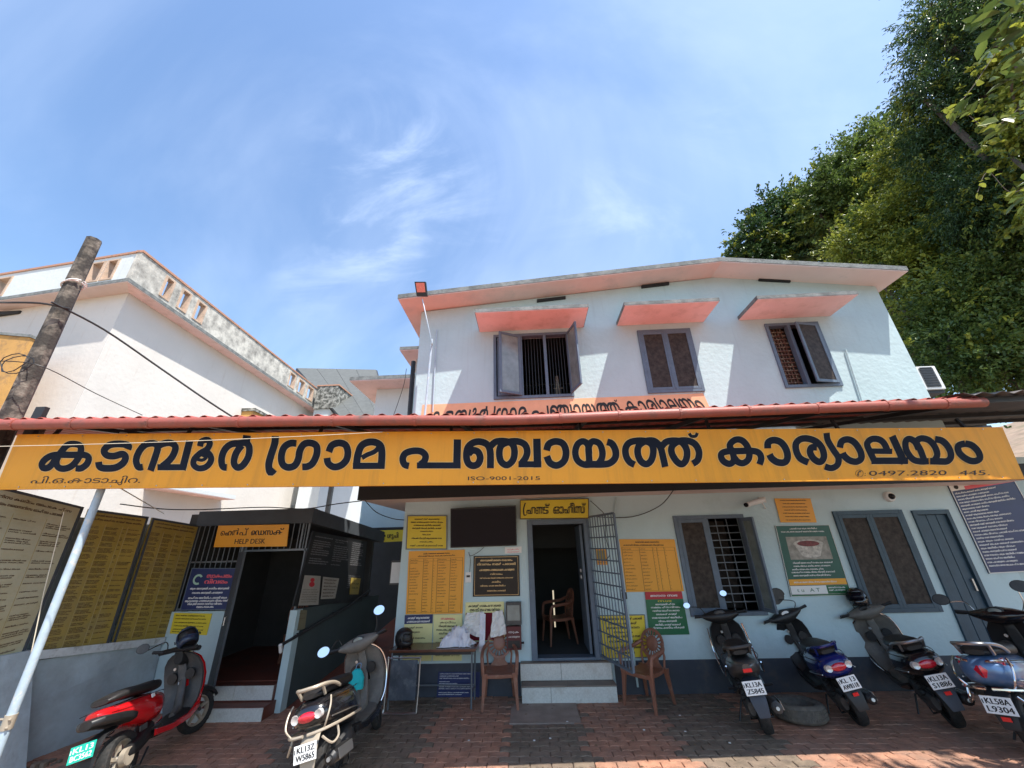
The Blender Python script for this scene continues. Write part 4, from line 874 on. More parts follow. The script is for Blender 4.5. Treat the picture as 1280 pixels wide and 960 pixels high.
MB().box((-4.74,HY+.02,2.09),(-3.66,HY+.06,2.12)).build('rail', 'irongrey', H)
MB().box((-4.76,HY-.01,.3),(-4.73,HY+.07,2.508)).build('post', 'irongrey', H)
hd = MB().hexa([(-4.74,HY-.02,.27),(-4.42,6.16,.27),(-4.44,6.14,.27),(-4.76,HY-.04,.27),(-4.74,HY-.02,2.09),(-4.42,6.16,2.09),(-4.44,6.14,2.09),(-4.76,HY-.04,2.09)]).build('door', 'slate', H); hd['label'] = 'dark sheet metal door standing open'
MB().tube([(-4.52,6.19,1.12),(-4.5,6.14,1.12),(-4.5,6.14,1.22),(-4.52,6.19,1.22)], .008, 5).build('handle', 'steel', hd)
stp = MB().box((-4.95,6.20,-.02),(-3.70,6.5,.155)).box((-4.95,6.42,.155),(-3.735,6.6,.335)).build('entrance_steps', 'redfloor', H)
tiles([((-4.95,6.183,0),(-3.70,6.199,.15)), ((-4.95,6.403,.17),(-4.3,6.419,.335)), ((-4.295,6.403,.17),(-3.738,6.419,.335))], stp)
# ramp and handrail in the alley
RP = thing('ramp', 'red oxide ramp rising between the help desk and the office wall', 'ramp', (-3,7.6,0))
MB().hexa([(-3.62,HY+.1,-.02),(-2.27,HY+.5,-.02),(-2.27,10,-.02),(-3.2,10,-.02),(-3.62,HY+.1,.003),(-2.27,HY+.5,.003),(-2.27,10,.62),(-3.2,10,.62)]).build('slope', 'redfloor', RP)
HR = thing('ramp_handrail', 'black handrail climbing the dark wall beside the ramp', 'handrail', (-3.5,7.4,.9))
pts = [sw(351,812,.07), sw(352,806,.08), sw(437,757,.08), sw(462,738,.08)]; MB().tube(pts, .022, 8).build('rail', 'ironblk', HR, smooth=True)
MB().tube([sw(351,815,.07), sw(350.5,806,.09)], .024, 8).build('end_cap', 'whitepl', HR, smooth=True)
for x, y in ((375,792),(420,766)): a = sw(x,y,.08); MB().tube([a, a-Vector((SU.y,-SU.x,0))*.08], .008, 5).build('bracket', 'ironblk', HR)
AW = thing('alley_end_wall', 'dark end of the alley with pale wall above its doorway', 'wall', (-3,9.4,0))
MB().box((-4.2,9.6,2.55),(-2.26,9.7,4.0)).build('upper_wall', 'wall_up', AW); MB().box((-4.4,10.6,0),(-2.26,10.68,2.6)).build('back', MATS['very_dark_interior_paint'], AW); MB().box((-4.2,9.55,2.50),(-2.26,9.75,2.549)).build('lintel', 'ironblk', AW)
# ================================================================== TREES
rng = np.random.default_rng(11)
def crown(name, m, parent, blobs, n, size, asp=.5, droop=.35):
    """leaf faces scattered through ellipsoid clumps: blobs = (centre, radii, share)"""
    V = []; 
    tot = sum(b[2] for b in blobs); cs = []; outs = []
    for c_, r_, sh in blobs:
        k = int(n*sh/tot); d = rng.normal(size=(k, 3)); d /= np.linalg.norm(d, axis=1)[:, None]
        # twigs: sub-clumps on the surface
        nt_ = max(6, k//28); td = rng.normal(size=(nt_, 3)); td /= np.linalg.norm(td, axis=1)[:, None]; tr_ = rng.uniform(.5, 1.12, nt_)+(rng.random(nt_) < .12)*rng.uniform(0,.28,nt_)
        idx = rng.integers(0, nt_, k); tw = rng.normal(size=(nt_,3))*.5+td; tw[:,2] -= .2; tw /= np.linalg.norm(tw,axis=1)[:,None]; rad = np.array(r_)
        u_ = rng.uniform(-.5,.5,k)[:,None]*min(r_)**.5*1.1
        pos = td[idx]*tr_[idx][:, None]*rad + tw[idx]*u_ + d*rng.uniform(0, .20, k)[:, None]*min(r_)**.5*.8
        cs.append(pos+np.array(c_)); outs.append(td[idx]+.5*d)
    c_ = np.concatenate(cs); o_ = np.concatenate(outs); k = len(c_)
    ax_ = o_+rng.normal(size=(k,3))*.6; ax_[:,2] -= droop; ax_ /= np.linalg.norm(ax_, axis=1)[:,None]
    nrm_ = rng.normal(size=(k,3))*.55+np.array([0,-.15,.9]); sd = np.cross(ax_, nrm_); sd /= np.linalg.norm(sd, axis=1)[:,None]; nn_ = np.cross(sd, ax_)
    s = size*rng.uniform(.6,1.35,k)[:,None]; wv = s*asp
    prof = [(-.5,0,0),(-.18,.42,.10),(.18,.40,.10),(.5,0,-.05),(.18,-.40,.10),(-.18,-.42,.10)]
    P = np.stack([c_+ax_*s*a+sd*wv*b+nn_*s*z for a,b,z in prof], 1)   # k,6,3
    mid1 = c_+ax_*s*(-.5); verts = P.reshape(-1,3)
    base = (np.arange(k)*6)[:,None]; faces = np.concatenate([base+np.array([0,1,2,3]), base+np.array([0,3,4,5])], 0)
    me = bpy.data.meshes.new(name); me.vertices.add(len(verts)); org = np.array(root_of(parent).location) if parent else np.zeros(3); me.vertices.foreach_set('co', (verts-org).astype(np.float32).ravel())
    me.loops.add(faces.size); me.loops.foreach_set('vertex_index', faces.astype(np.int32).ravel()); me.polygons.add(len(faces))
    me.polygons.foreach_set('loop_start', np.arange(0, faces.size, 4, dtype=np.int32)); me.update(calc_edges=True); me.materials.append(M[m])
    o = bpy.data.objects.new(name, me); COL.objects.link(o)
    if parent: o.parent = parent
    return o
def tree(label, m, base, blobs, n, size, asp=.5, name='tree', tr_=.2, droop=.35, spray=.10):
    t = thing(name, label, 'tree', base, 'trees on the bank to the right'); b = Vector(base)
    cen = sum((Vector(c_)*s for c_,_,s in blobs), Vector((0,0,0)))/sum(s for _,_,s in blobs); fork = b.lerp(cen, .45); fork.z = min(fork.z, cen.z*.6)
    MB().tube(crom([b-Vector((0,0,.3)), b.lerp(fork,.5)+Vector((.1,.05,0)), fork], 5), [tr_*(1-.45*i/10) for i in range(11)], 10).build('trunk', 'bark', t, smooth=True)
    for c_, r_, s in blobs[:9]:
        c_ = Vector(c_); mid = fork.lerp(c_, .5)+Vector((random.uniform(-.2,.2),random.uniform(-.2,.2),.15)); pts = crom([fork-Vector((0,0,.1)), mid, c_, c_+Vector((random.uniform(-.5,.5),random.uniform(-.5,.5),r_[2]*.6))], 4)
        MB().tube(pts, [tr_*.5*(1-.8*i/(len(pts)-1)) for i in range(len(pts))], 6).build('limb', 'bark', t, smooth=True)
    crown('crown', m, t, blobs, n, size, asp, droop)
    if spray and n > 10000: crown('tinted_spray', 'leafC' if m != 'leafC' else 'leafB', t, [(c_, tuple(x*1.03 for x in r_), s_) for c_, r_, s_ in blobs], int(n*spray), size*1.25, asp, droop)  # yellow-green tint stands for sun on green crowns; mid green on yellow ones
    return t
def bl(px, py, Y, rpx, sh=1, sq=1.): # clump seen at px, py at depth Y with radius rpx pixels
    p = onY(px, py, Y); d = (p-EY).length; dd = ray(px, py); r = rpx/F*d/dd.length; return (tuple(p), (r, r*1.0, r*sq), sh*r*r)
tree('distant rounded tree rising behind the office roof ridge', 'leafA', (16,22,0), [bl(945,300,20,28),bl(975,275,20,34),bl(1010,262,20,34),bl(960,330,20,30),bl(1000,310,20,36),bl(1040,290,20,40),bl(925,322,20,16)], 42000, .22, .5, tr_=.3)
tree('green tree with a pointed top behind the right half of the roof', 'leafB', (17,17,0), [bl(1040,235,16,30),bl(1065,205,16,34),bl(1100,185,16,38),bl(1060,260,16,42),bl(1110,240,16,48),bl(1020,260,16.5,20),bl(1090,300,16,46)], 45000, .19, .45, tr_=.3)
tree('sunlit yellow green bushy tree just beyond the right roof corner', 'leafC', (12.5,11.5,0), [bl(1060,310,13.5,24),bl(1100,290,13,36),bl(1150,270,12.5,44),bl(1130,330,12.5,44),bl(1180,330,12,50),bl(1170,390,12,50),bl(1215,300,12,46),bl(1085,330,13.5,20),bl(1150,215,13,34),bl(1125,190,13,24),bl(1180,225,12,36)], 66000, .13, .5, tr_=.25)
tree('dense shaded green tree filling the right edge above the shed roof', 'leafB', (13.5,10.5,0), [bl(1210,400,11,56),bl(1250,360,10.5,60),bl(1190,450,11,46),bl(1240,455,10.5,56),bl(1290,420,10.5,60),bl(1295,330,10.5,60),bl(1165,430,12,34),bl(1320,250,10.5,70)], 62000, .12, .5, tr_=.25)
tree('tall dark narrow leaved tree overhanging from the upper right corner', 'leafA', (13,8.5,0), [bl(1150,120,9.5,26),bl(1190,70,9,46),bl(1170,30,9,36),bl(1220,10,8.5,50),bl(1200,140,9.5,48),bl(1240,110,9,60),bl(1290,160,9,70),bl(1300,60,8.5,80),bl(1245,215,9.5,54),bl(1175,180,10,30),bl(1150,185,10.5,24),bl(1260,-50,8.5,70),bl(1300,230,9,70),bl(1220,260,9.8,44)], 105000, .14, .30, tr_=.3, droop=.8, spray=.12)
tree('leafy branch tips of a nearer yellow green tree at the right edge', 'leafC', (11,6.6,0), [bl(1262,70,7.6,22),bl(1285,45,7.4,28),bl(1270,130,7.8,24),bl(1300,100,7.6,36),bl(1262,195,8.2,20),bl(1290,260,8.4,28),bl(1275,165,8,22)], 5200, .17, .62, tr_=.18)
tree('spreading shade tree standing in the yard to the right of the photographer', 'leafB', (8.2,.6,0), [((6.6,.8,6.6),(2.2,2.2,1.1),1),((7.6,2.2,6.2),(1.3,1.5,.9),.6),((8.6,-.5,7.4),(2.4,2.4,1.3),1),((5.6,-1.4,7.2),(2.0,2.0,1.0),1),((7.2,-2.6,7),(2.4,2.0,1.1),1)], 16000, .17, .5, tr_=.28)
# big separate leaves of the climber
cl = thing('climbing_vine', 'large leaved climber hanging in front of the dark tree at upper right', 'vine', (11,7.2,0))
lm = [MB() for _ in range(2)]
def leafmesh():
    me = bpy.data.meshes.new('leaf'); o = [(0,0,0),(.22,.32,.03),(.55,.36,.04),(.85,.2,.0),(1.05,0,-.06),(.85,-.2,0),(.55,-.36,.04),(.22,-.32,.03)]
    me.from_pydata([(0,0,0),(.5,0,-.04),(1.05,0,-.08)]+o[1:4]+o[5:8], [], [(0,1,4,3),(1,2,5,4),(0,8,7,1),(1,7,6,2)]); me.materials.append(M['leafC']); me.update(); return me
lf = leafmesh(); random.seed(5)
stems = [[(1290,20),(1250,60),(1215,110),(1190,140)],[(1290,120),(1240,160),(1205,140),(1180,135)],[(1290,230),(1262,240),(1235,215),(1222,240)]]
for k, s in enumerate(stems):
    pts = crom([onY(x, y, 7.3+.2*k) for x, y in s], 6); MB().tube(pts, .008, 5).build('stem', 'bark', cl)
    for i in range(2, len(pts)):
        for j in range(1):
            o = bpy.data.objects.new('leaf', lf); COL.objects.link(o); o.parent = cl; sc = random.uniform(.10,.19)
            o.location = pts[i]-cl.location+Vector((random.uniform(-.08,.08),random.uniform(-.1,.1),random.uniform(-.06,.02))); o.scale = (sc,)*3; o.rotation_euler = (random.uniform(-.6,.6),random.uniform(.1,1.0),random.uniform(0,6.3))
st_p = onZ(1240,380,6.0)
# hillside under the trees
mb = MB(); g = []
for i in range(25):
    for j in range(25):
        x = 8.5+i*1.2; y = 6.8+j*1.3; g.append((x, y, -.1+max(0,(x-9))*.35*min(1,(y-5)/4)+random.uniform(-.15,.15)))
mb.add(g, [(i*25+j, (i+1)*25+j, (i+1)*25+j+1, i*25+j+1) for i in range(24) for j in range(24)]); tag(mb.build('hillside', 'earth', local=True, smooth=True), kind='structure')
# ================================================================== BOARDS ON THE FRONT WALL
def grid_board(t, q, mb, x0, x1, y0, y1, cols, rows, h=.012, col='blackl', fills=None):
    g = MB()
    xs = [x0+(x1-x0)*c for c in cols]
    for x in xs: q.rect(g, x-.0025, y0, x+.0025, y1)
    for y in (y0, y1, y1-(y1-y0)/rows): q.rect(g, x0, y-.0012, x1, y+.0012, .0018)
    for r in range(rows):
        y = y1-(y1-y0)*(r+.72)/rows
        for c in range(len(xs)-1):
            f = (fills or [.8]*9)[c]
            if random.random() < .93: q.line(mb, xs[c]+.012, xs[c+1]-.01, y, h, f*random.uniform(.6,1), 'l')
    g.build('table_rules', col, t, cls=True)
def wb(name, label, cat, quad, base, off=.02, thick=.014, frame=None, fw_=.02, group=None):
    return lab_board(name, label, cat, *fq(D, *quad, off), base, thick, frame, fw_, group)
random.seed(21)
t, q = wb('notice_sign', 'square yellow framed notice with black paragraph text at the top left of the front wall', 'sign', [(509,644),(559,644),(559,687),(507,687)], 'yellow', frame='irongrey', fw_=.018)
mb = MB()
for i, y in enumerate((.86,.77,.68,.59,.50,.41,.30,.20,.09)): q.line(mb, .08, .92, y, .048, (.8,.95,.9,1,.4,.25,.95,.4,.95)[i], 'c', bold=.05)
mb.build('lettering', 'blackl', t, cls=True)
# television
tv = thing('television', 'wide black flat television tilted forward on the wall above the orange fee chart', 'television', onY(604,660,D-.12))
a, b, c, d = onY(563,636,D-.20), onY(645,632,D-.20), onY(646,682,D-.06), onY(563,685,D-.06); qt = Q(a, b, c, d)
MB().slab([d,c,b,a], qt.n, .06).build('housing', 'blackpl', tv, bevel=.006)
MB().slab([qt.p(.012,.03,.003),qt.p(.988,.03,.003),qt.p(.988,.975,.003),qt.p(.012,.975,.003)], qt.n, .0025).build('display', 'screen', tv)
MB().box((a.x+.3,D-.045,2.3),(a.x+.55,D-.0,2.5)).build('wall_bracket', 'ironblk', tv)
t, q = wb('fee_chart', 'tall orange fee chart with many ruled rows below the framed yellow notice', 'sign', [(511,689),(581,687),(578,767),(507,768)], 'orange')
mb = MB(); q.line(mb, .25,.75,.94,.022,1,'c',bold=.05); q.line(mb, .12,.88,.90,.022,1,'c',bold=.05); grid_board(t, q, mb, .03,.97,.02,.87,(0,.26,.44,.53,.77,1),19,.018,fills=(.8,.7,.3,.8,.7)); mb.build('lettering', 'blackl', t, cls=True)
t, q = wb('small_notice', 'pale yellow notice with a navy heading behind the helmet', 'sign', [(506,769),(541,768),(539,826),(503,827)], 'paleyel')
g = MB(); q.rect(g, 0,.80,1,1,.0016); g.build('heading_field', 'navy', t, cls=True); mb = MB(); 
for y in (.91,.83): q.line(mb, .08,.92,y,.05,1,'c',off=.004,bold=.06)
mb.build('heading', 'whitep', t, cls=True); mb = MB()
for y in (.70,.60,.47,.36,.24,.12): q.line(mb, .08,.92,y,.04,random.uniform(.5,1),'l',bold=.05)
mb.build('lettering', 'blackl', t, cls=True)
t, q = wb('small_notice', 'pale yellow notice with a red heading just right of the navy headed one', 'sign', [(542,768),(578,768),(577,826),(541,826)], 'paleyel')
mb = MB(); q.line(mb,.25,.75,.88,.055,1,'c',bold=.07); mb.build('heading', 'redp', t, cls=True); mb = MB()
for y in (.80,.72,.64,.56,.46,.36,.28,.18,.1): q.line(mb,.06,.94,y,.045,random.uniform(.6,1),'c',bold=.05)
mb.build('lettering', 'blackl', t, cls=True)
t, q = wb('inauguration_plaque', 'black granite plaque with gold lettering left of the front door', 'plaque', [(592,695),(649,694),(650,745),(591,746)], 'blackgl', thick=.02)
g = MB()
for (s0,t0,s1,t1) in ((.03,.03,.97,.04),(.03,.96,.97,.97),(.03,.04,.036,.96),(.964,.04,.97,.96)): q.rect(g, s0,t0,s1,t1)
g.build('gold_border', 'gold', t, cls=True); mb = MB()
for y, h, a_, b_ in ((.86,.05,.1,.9),(.76,.055,.06,.94),(.62,.055,.08,.94),(.52,.04,.35,.65),(.43,.03,.1,.9),(.33,.04,.4,.6),(.24,.035,.15,.7),(.12,.035,.3,.7)): q.line(mb, a_, b_, y, h, 1, 'c', bold=.06)
mb.build('lettering', 'gold', t, cls=True)
t, q = wb('small_label', 'small pinkish label above the right corner of the black plaque', 'label', [(631,684),(652,683),(652,691),(631,692)], 'whitep', thick=.004); mb = MB(); q.line(mb,.1,.9,.5,.25,1,'c'); q.line(mb,.1,.9,.12,.2,1,'c'); mb.build('lettering', 'redp', t, cls=True)
# notice board with papers
t, q = wb('pin_board', 'maroon felt pin board with a pale yellow heading strip, papers hanging on it', 'notice board', [(582,753),(630,752),(631,801),(580,802)], 'paleyel', thick=.03)
g = MB(); g.slab([q.p(.02,.02,.004),q.p(.98,.02,.004),q.p(.98,.72,.004),q.p(.02,.72,.004)], q.n, .0035); g.build('felt', mat('maroon_felt', (.16,.008,.02), .95, var=.15), t)
mb = MB(); q.text(mb, 'കടമൂർ ഗാമപഞായത', .08, .87, .07, .92, 'f', bold=.06); q.text(mb, 'നോടീസ ബോർഡ', .12, .76, .08, .88, 'f', bold=.07); mb.build('lettering', 'blackl', t, cls=True)
def crumple(name, label, quad, off, amp, m, seed, nx=7, ny=9, group=None, cat='paper', fold=.5):
    rs = random.Random(seed); qq = Q(*[onY(*p, D-off) for p in quad]); mb = MB(); 
    for j in range(ny+1):
        for i in range(nx+1):
            s, tt = i/nx, j/ny; mb.v.append(tuple(qq.p(s+rs.uniform(-.03,.03), tt+rs.uniform(-.02,.02), rs.uniform(0,amp)+amp*fold*sin(s*9+seed)*(1-tt)+(1-tt)*.02)))
    for j in range(ny):
        for i in range(nx): k = j*(nx+1)+i; mb.f.append((k,k+1,k+nx+2,k+nx+1))
    o = mb.build(name, m, None, cls=True); sm = o.modifiers.new('t','SOLIDIFY'); sm.thickness = .002; tag(o, label, cat, group); return o
crumple('hanging_paper', 'white paper sheaf hanging on the left half of the maroon pin board', [(584,766),(606,764),(604,796),(577,790)], .07, .035, 'paper', 1, group='papers on the pin board')
crumple('hanging_paper', 'white paper sheaf hanging on the right half of the maroon pin board', [(616,765),(628,762),(634,792),(613,797)], .07, .035, 'paper', 2, group='papers on the pin board')
crumple('hanging_paper', 'long pale strip of paper trailing from the pin board down behind the table edge', [(600,765),(607,768),(606,814),(599,814)], .10, .02, 'cloth', 3, 3, 9, group='papers on the pin board')
# boxes by the door
bx = thing('meter_box', 'small grey glazed box mounted right of the pin board', 'box', onY(642,782,D-.1)); a, b = onY(632,753,D-.1), onY(652,781,D-.1)
MB().box((a.x,D-.1,b.z),(b.x,D,a.z)).build('casing', 'greypl', bx, bevel=.004); MB().box((a.x+.025,D-.112,b.z+.06),(b.x-.025,D-.101,a.z-.04)).build('window', 'glassup', bx)
bx = thing('complaint_box', 'dark red and black box mounted under the grey glazed box', 'box', onY(642,812,D-.1)); a, b = onY(633,783,D-.1), onY(652,812,D-.1)
MB().box((a.x,D-.12,b.z),(b.x,D,a.z)).build('casing', mat('dark_maroon_box', (.09,.012,.015), .5), bx, bevel=.004); q = Q((a.x,D-.121,a.z),(b.x,D-.121,a.z),(b.x,D-.121,b.z),(a.x,D-.121,b.z)); mb = MB(); q.line(mb,.08,.92,.72,.09,1,'c'); q.line(mb,.08,.92,.52,.09,1,'c'); mb.build('lettering', 'whitep', bx, cls=True); g = MB(); q.rect(g,.1,.08,.9,.4); g.build('slot_panel', 'blackpl', bx, cls=True)
MB().tube([(b.x,D-.06,b.z+.08),(b.x+.04,D-.06,b.z+.08)], .014, 8).build('latch', 'ironblk', bx)
sw_ = thing('wall_switch', 'white wall switch plate beside the orange chart', 'switch', onY(585,728,D)); a, b = onY(582,715,D), onY(589,728,D); MB().box((a.x,D-.02,b.z),(b.x,D,a.z)).build('plate', 'whitepl', sw_, bevel=.003); MB().box((a.x+.02,D-.026,(a.z+b.z)/2),(b.x-.02,D-.0205,(a.z+b.z)/2+.03)).build('rocker', 'blackpl', sw_)
cable('thin cable curling from the television down to the wall switch', crom([onY(605,684,D-.04), onY(598,690,D-.03), onY(588,695,D-.03), onY(586,690,D-.03), onY(588,700,D-.02), onY(587,715,D-.02)], 5), .004)
# FRONT OFFICE name board
t, q = wb('office_name_board', 'yellow signboard above the front door reading front office in Malayalam', 'sign', [(650,625),(736,623),(736,648),(650,649)], 'yellow', off=.10, thick=.05, frame='darkbrown', fw_=.012)
mb = MB(); B_ = .07
R_ = MB()
ribbon(R_, [(.075,.82),(.055,.60),(.05,.35),(.07,.15),(.095,.22)], .022, lambda x, y: q.p(x, y), .003, q.n, False)
for (txt, s0, s1) in (('ഫ',.10,.225),('ണ',.235,.335),('ട്',.335,.425),('ഓഫീസ്',.49,.95)): q.text(mb, txt, s0, .26, .46, s1, 'f', res=3, bold=B_)
mb.build('lettering', 'blackl', t, cls=True); 
mk = MB(); ribbon(mk, [(.078,.84),(.058,.62),(.052,.38),(.066,.18),(.094,.24)], .020, lambda x, y: q.p(x, y), .003, q.n); mk.build('vowel_sign', 'blackl', t, cls=True)
# right hand charts
t, q = wb('fee_chart', 'orange ruled chart partly behind the open grille gate', 'sign', [(774,674),(843,674),(855,739),(781,740)], 'orange')
mb = MB(); q.line(mb,.28,.72,.93,.03,1,'c',bold=.05); q.line(mb,.05,.8,.87,.03,1,'c',bold=.05); grid_board(t, q, mb, .03,.97,.02,.84,(0,.33,.58,.66,.8,1),13,.022,fills=(.75,.7,.3,0.1,0.1)); mb.build('lettering', 'blackl', t, cls=True)
t, q = wb('notice_sign', 'red topped green notice with white lettering right of the open gate', 'sign', [(806,740),(852,739),(862,793),(812,794)], 'green')
g = MB(); q.rect(g,0,.82,1,1,.0016); g.build('heading_field', 'red', t, cls=True); mb = MB(); q.line(mb,.1,.9,.88,.055,1,'c',off=.004,bold=.08)
for i, y in enumerate((.68,.61,.53,.45,.37,.29,.21,.14)): q.line(mb,.05,.95,y,.042,(.6,.9,.8,.6,.95,.6,.8,.9)[i],'c',bold=.07)
mb.build('lettering', 'whitep', t, cls=True); mb = MB(); q.line(mb,.3,.7,.755,.05,1,'c',bold=.06); mb.build('subheading', 'yellow', t, cls=True)
t, q = wb('notice_sign', 'bright yellow notice low on the wall behind the grille gate bottom', 'sign', [(749,769),(806,768),(811,822),(752,824)], 'yellow', frame='irongrey', fw_=.012)
mb = MB()
for i, y in enumerate((.88,.77,.67,.57,.47,.36,.22,.10)): q.line(mb,.06,.94,y,.06,(1,.7,.9,.5,.9,.8,.95,.5)[i],'c',bold=.07)
mb.build('lettering', 'blackl', t, cls=True)
t, q = wb('photo_poster', 'little orange photo poster on the wall seen through the grille gate', 'poster', [(744,686),(757,686),(760,706),(746,706)], 'orange', thick=.004); mb = MB(); q.rect(mb,.1,.3,.9,.9); mb.build('picture', 'ochre', t, cls=True); mb = MB(); q.line(mb,.1,.9,.12,.1,1,'c'); mb.build('lettering', 'darkbrown', t, cls=True)
t, q = wb('notice_sign', 'plain orange-yellow paper notice under the eaves above the green poster', 'sign', [(968,623),(1013,623),(1021,653),(976,653)], 'orange', thick=.006)
mb = MB()
for i, y in enumerate((.90,.76,.62,.49,.36,.22,.08)): q.line(mb,.08,.92,y,.045,(1,.75,.9,.8,.95,.8,.9)[i],'c',bold=.05)
mb.build('lettering', 'darkbrown', t, cls=True)
t, q = wb('waste_poster', 'green poster showing a white bucket, with yellow and white strips below', 'poster', [(969,657),(1036,656),(1065,744),(989,746)], 'dkgreen', frame='whitepl', fw_=.006)
g = MB(); q.rect(g,.02,0,.98,.145,.0016); q.rect(g,.14,.50,.88,.83,.0016); g.build('white_field', mat('poster_photo_ground', (.30,.28,.24), .5, var=.4, vs=12), t, cls=True)
g = MB(); q.rect(g,.02,0.03,.98,.14,.0022); g.build('white_strip', 'whitep', t, cls=True)
g = MB(); q.rect(g,.02,.15,.98,.23,.002); g.build('yellow_strip', 'orange', t, cls=True); g = MB(); q.rect(g,.62,.03,.98,.14,.0028); q.rect(g,.02,.0,.98,.022,.0028); g.build('green_strip', 'green', t, cls=True)
def disc(qq, mb, cx, cy, rx, ry, off, n=24, k=0): 
    kk = len(mb.v); mb.v += [tuple(qq.p(cx+cos(2*pi*i/n)*rx, cy+sin(2*pi*i/n)*ry, off)) for i in range(n)]; mb.f.append(tuple(range(kk, kk+n)))
g = MB(); kk = len(g.v); g.v += [tuple(q.p(a_, b_, .0025)) for a_, b_ in ((.26,.72),(.78,.72),(.68,.55),(.58,.525),(.46,.525),(.36,.55))]; g.f.append((0,1,2,3,4,5)); disc(q, g, .52,.725,.27,.062,.0031); g.build('bucket', mat('printed_bucket', (.50,.47,.42), .5, var=.5, vs=22), t, cls=True)
g = MB(); disc(q, g, .52,.728,.20,.043,.0038); g.build('bucket_contents', mat('printed_maroon', (.17,.03,.03), .5, var=.5, vs=30), t, cls=True)
mb = MB()
for y, a_, b_ in ((.94,.25,.8),(.895,.08,.9),(.445,.16,.86),(.40,.16,.86),(.355,.12,.7),(.315,.1,.92),(.27,.12,.8),(.18,.1,.9),(.10,.65,.95),(.065,.65,.95)): q.line(mb,a_,b_,y,.022,1,'l',bold=.06,off=.0035)
mb.build('lettering', 'whitep', t, cls=True); mb = MB(); q.text(mb,'t u   A T',.12,.06,.05,.5,'f',off=.0035,res=2); mb.build('logo_letters', 'green', t, cls=True)
t, q = lab_board('citizen_charter_board', 'large navy board packed with white lines, cut by the right edge of the photo', 'sign', *fq(D,(1184,604),(1262,590),(1330,712),(1237,717)), 'navy', .02, 'whitepl', .012)
g = MB(); q.rect(g,.01,.90,.99,.985,.0016); g.build('header_field', 'whitep', t, cls=True); g = MB(); q.rect(g,.22,.895,.98,.935,.003); g.build('red_strip', 'redp', t, cls=True); g = MB(); disc(q,g,.10,.94,.035,.025,.003); disc(q,g,.55,.965,.06,.012,.003); g.build('emblem', 'blackl', t, cls=True)
mb = MB(); y = .86; i = 0
while y > .04: q.line(mb,.04,.96,y,.018,random.choice((.95,.6,.8,.45,.9)),'l',bold=.07); y -= .036; i += 1
mb.build('lettering', 'whitep', t, cls=True)
t, q = wb('low_notice', 'navy notice with white lines on the dado under the table', 'sign', [(548,840),(600,840),(599,880),(545,880)], 'navy', off=.025)
mb = MB()
for i, y in enumerate((.93,.86,.79,.68,.62,.52,.46,.34,.28,.16,.09)): q.line(mb,.04,.96,y,.03,(.9,.5,.8,.3,.5,.9,.95,.9,.6,.8,.95)[i],'l',bold=.06)
mb.build('lettering', 'whitep', t, cls=True)
# toilet direction sign and white wall cabinet in the alley
t, q = lab_board('direction_sign', 'small yellow sign with a figure symbol in the dark alley left of the front wall', 'sign', onY(475,663,9.4), onY(512,662,9.4), onY(512,676,9.4), onY(475,678,9.4), 'yellow', .02)
g = MB(); disc(q,g,.13,.78,.035,.10,.003); q.rect(g,.105,.15,.155,.66,.003); q.rect(g,.07,.45,.19,.62,.0035); g.build('figure_symbol', 'blackl', t, cls=True); mb = MB(); q.text(mb,'ശുചി',.25,.32,.42,.62,'f',bold=.06,res=2); mb.build('lettering', 'blackl', t, cls=True)
cb = thing('wall_cabinet', 'narrow white fronted cabinet fixed in the alley beside the wall corner', 'cabinet', onY(490,731,7.6)); a, b = onY(489,701,7.5), onY(497,731,7.5); MB().box((a.x,7.5,b.z),(a.x+.30,7.6,a.z)).build('casing', 'greypl', cb); MB().box((a.x+.02,7.49,b.z+.03),(a.x+.28,7.4995,a.z-.03)).build('front', 'whitepl', cb)
# security cameras
cc = thing('bullet_camera', 'white bullet security camera above the ground floor window', 'camera', onY(938,632,6.9)); a, b = onY(933,631,6.72), onY(954,625,6.95)
MB().tube([a, b], .042, 12).build('body', 'whitepl', cc, smooth=True); MB().tube([a-(b-a).normalized()*.02, a-(b-a).normalized()*.001], .036, 12).build('lens', 'blackgl', cc, smooth=True); MB().tube([b-Vector((.05,0,0)), b+Vector((.02,.03,-.14)), b+Vector((0,.05,-.14))], .012, 6).build('bracket', 'whitepl', cc)
MB().box((b.x-.05,D-.03,b.z-.04),(b.x+.06,D,b.z+.05)).build('base', 'whitepl', cc)
dc = thing('dome_camera', 'round white dome camera between the right window and the porch slab', 'camera', onY(1110,622,6.9)); p = onY(1110,621,D)
MB().loft([[p+Vector((cos(g)*r, -h, sin(g)*r)) for g in [2*pi*i/20 for i in range(20)]] for r, h in ((.085,0),(.085,.04),(.075,.06),(.055,.065))]).build('base', 'whitepl', dc, smooth=True)
MB().loft([[p+Vector((cos(g)*r, -h, sin(g)*r)) for g in [2*pi*i/16 for i in range(16)]] for r, h in ((.05,.0655),(.047,.085),(.032,.105),(.01,.114))]).build('dome', 'blackgl', dc, smooth=True)
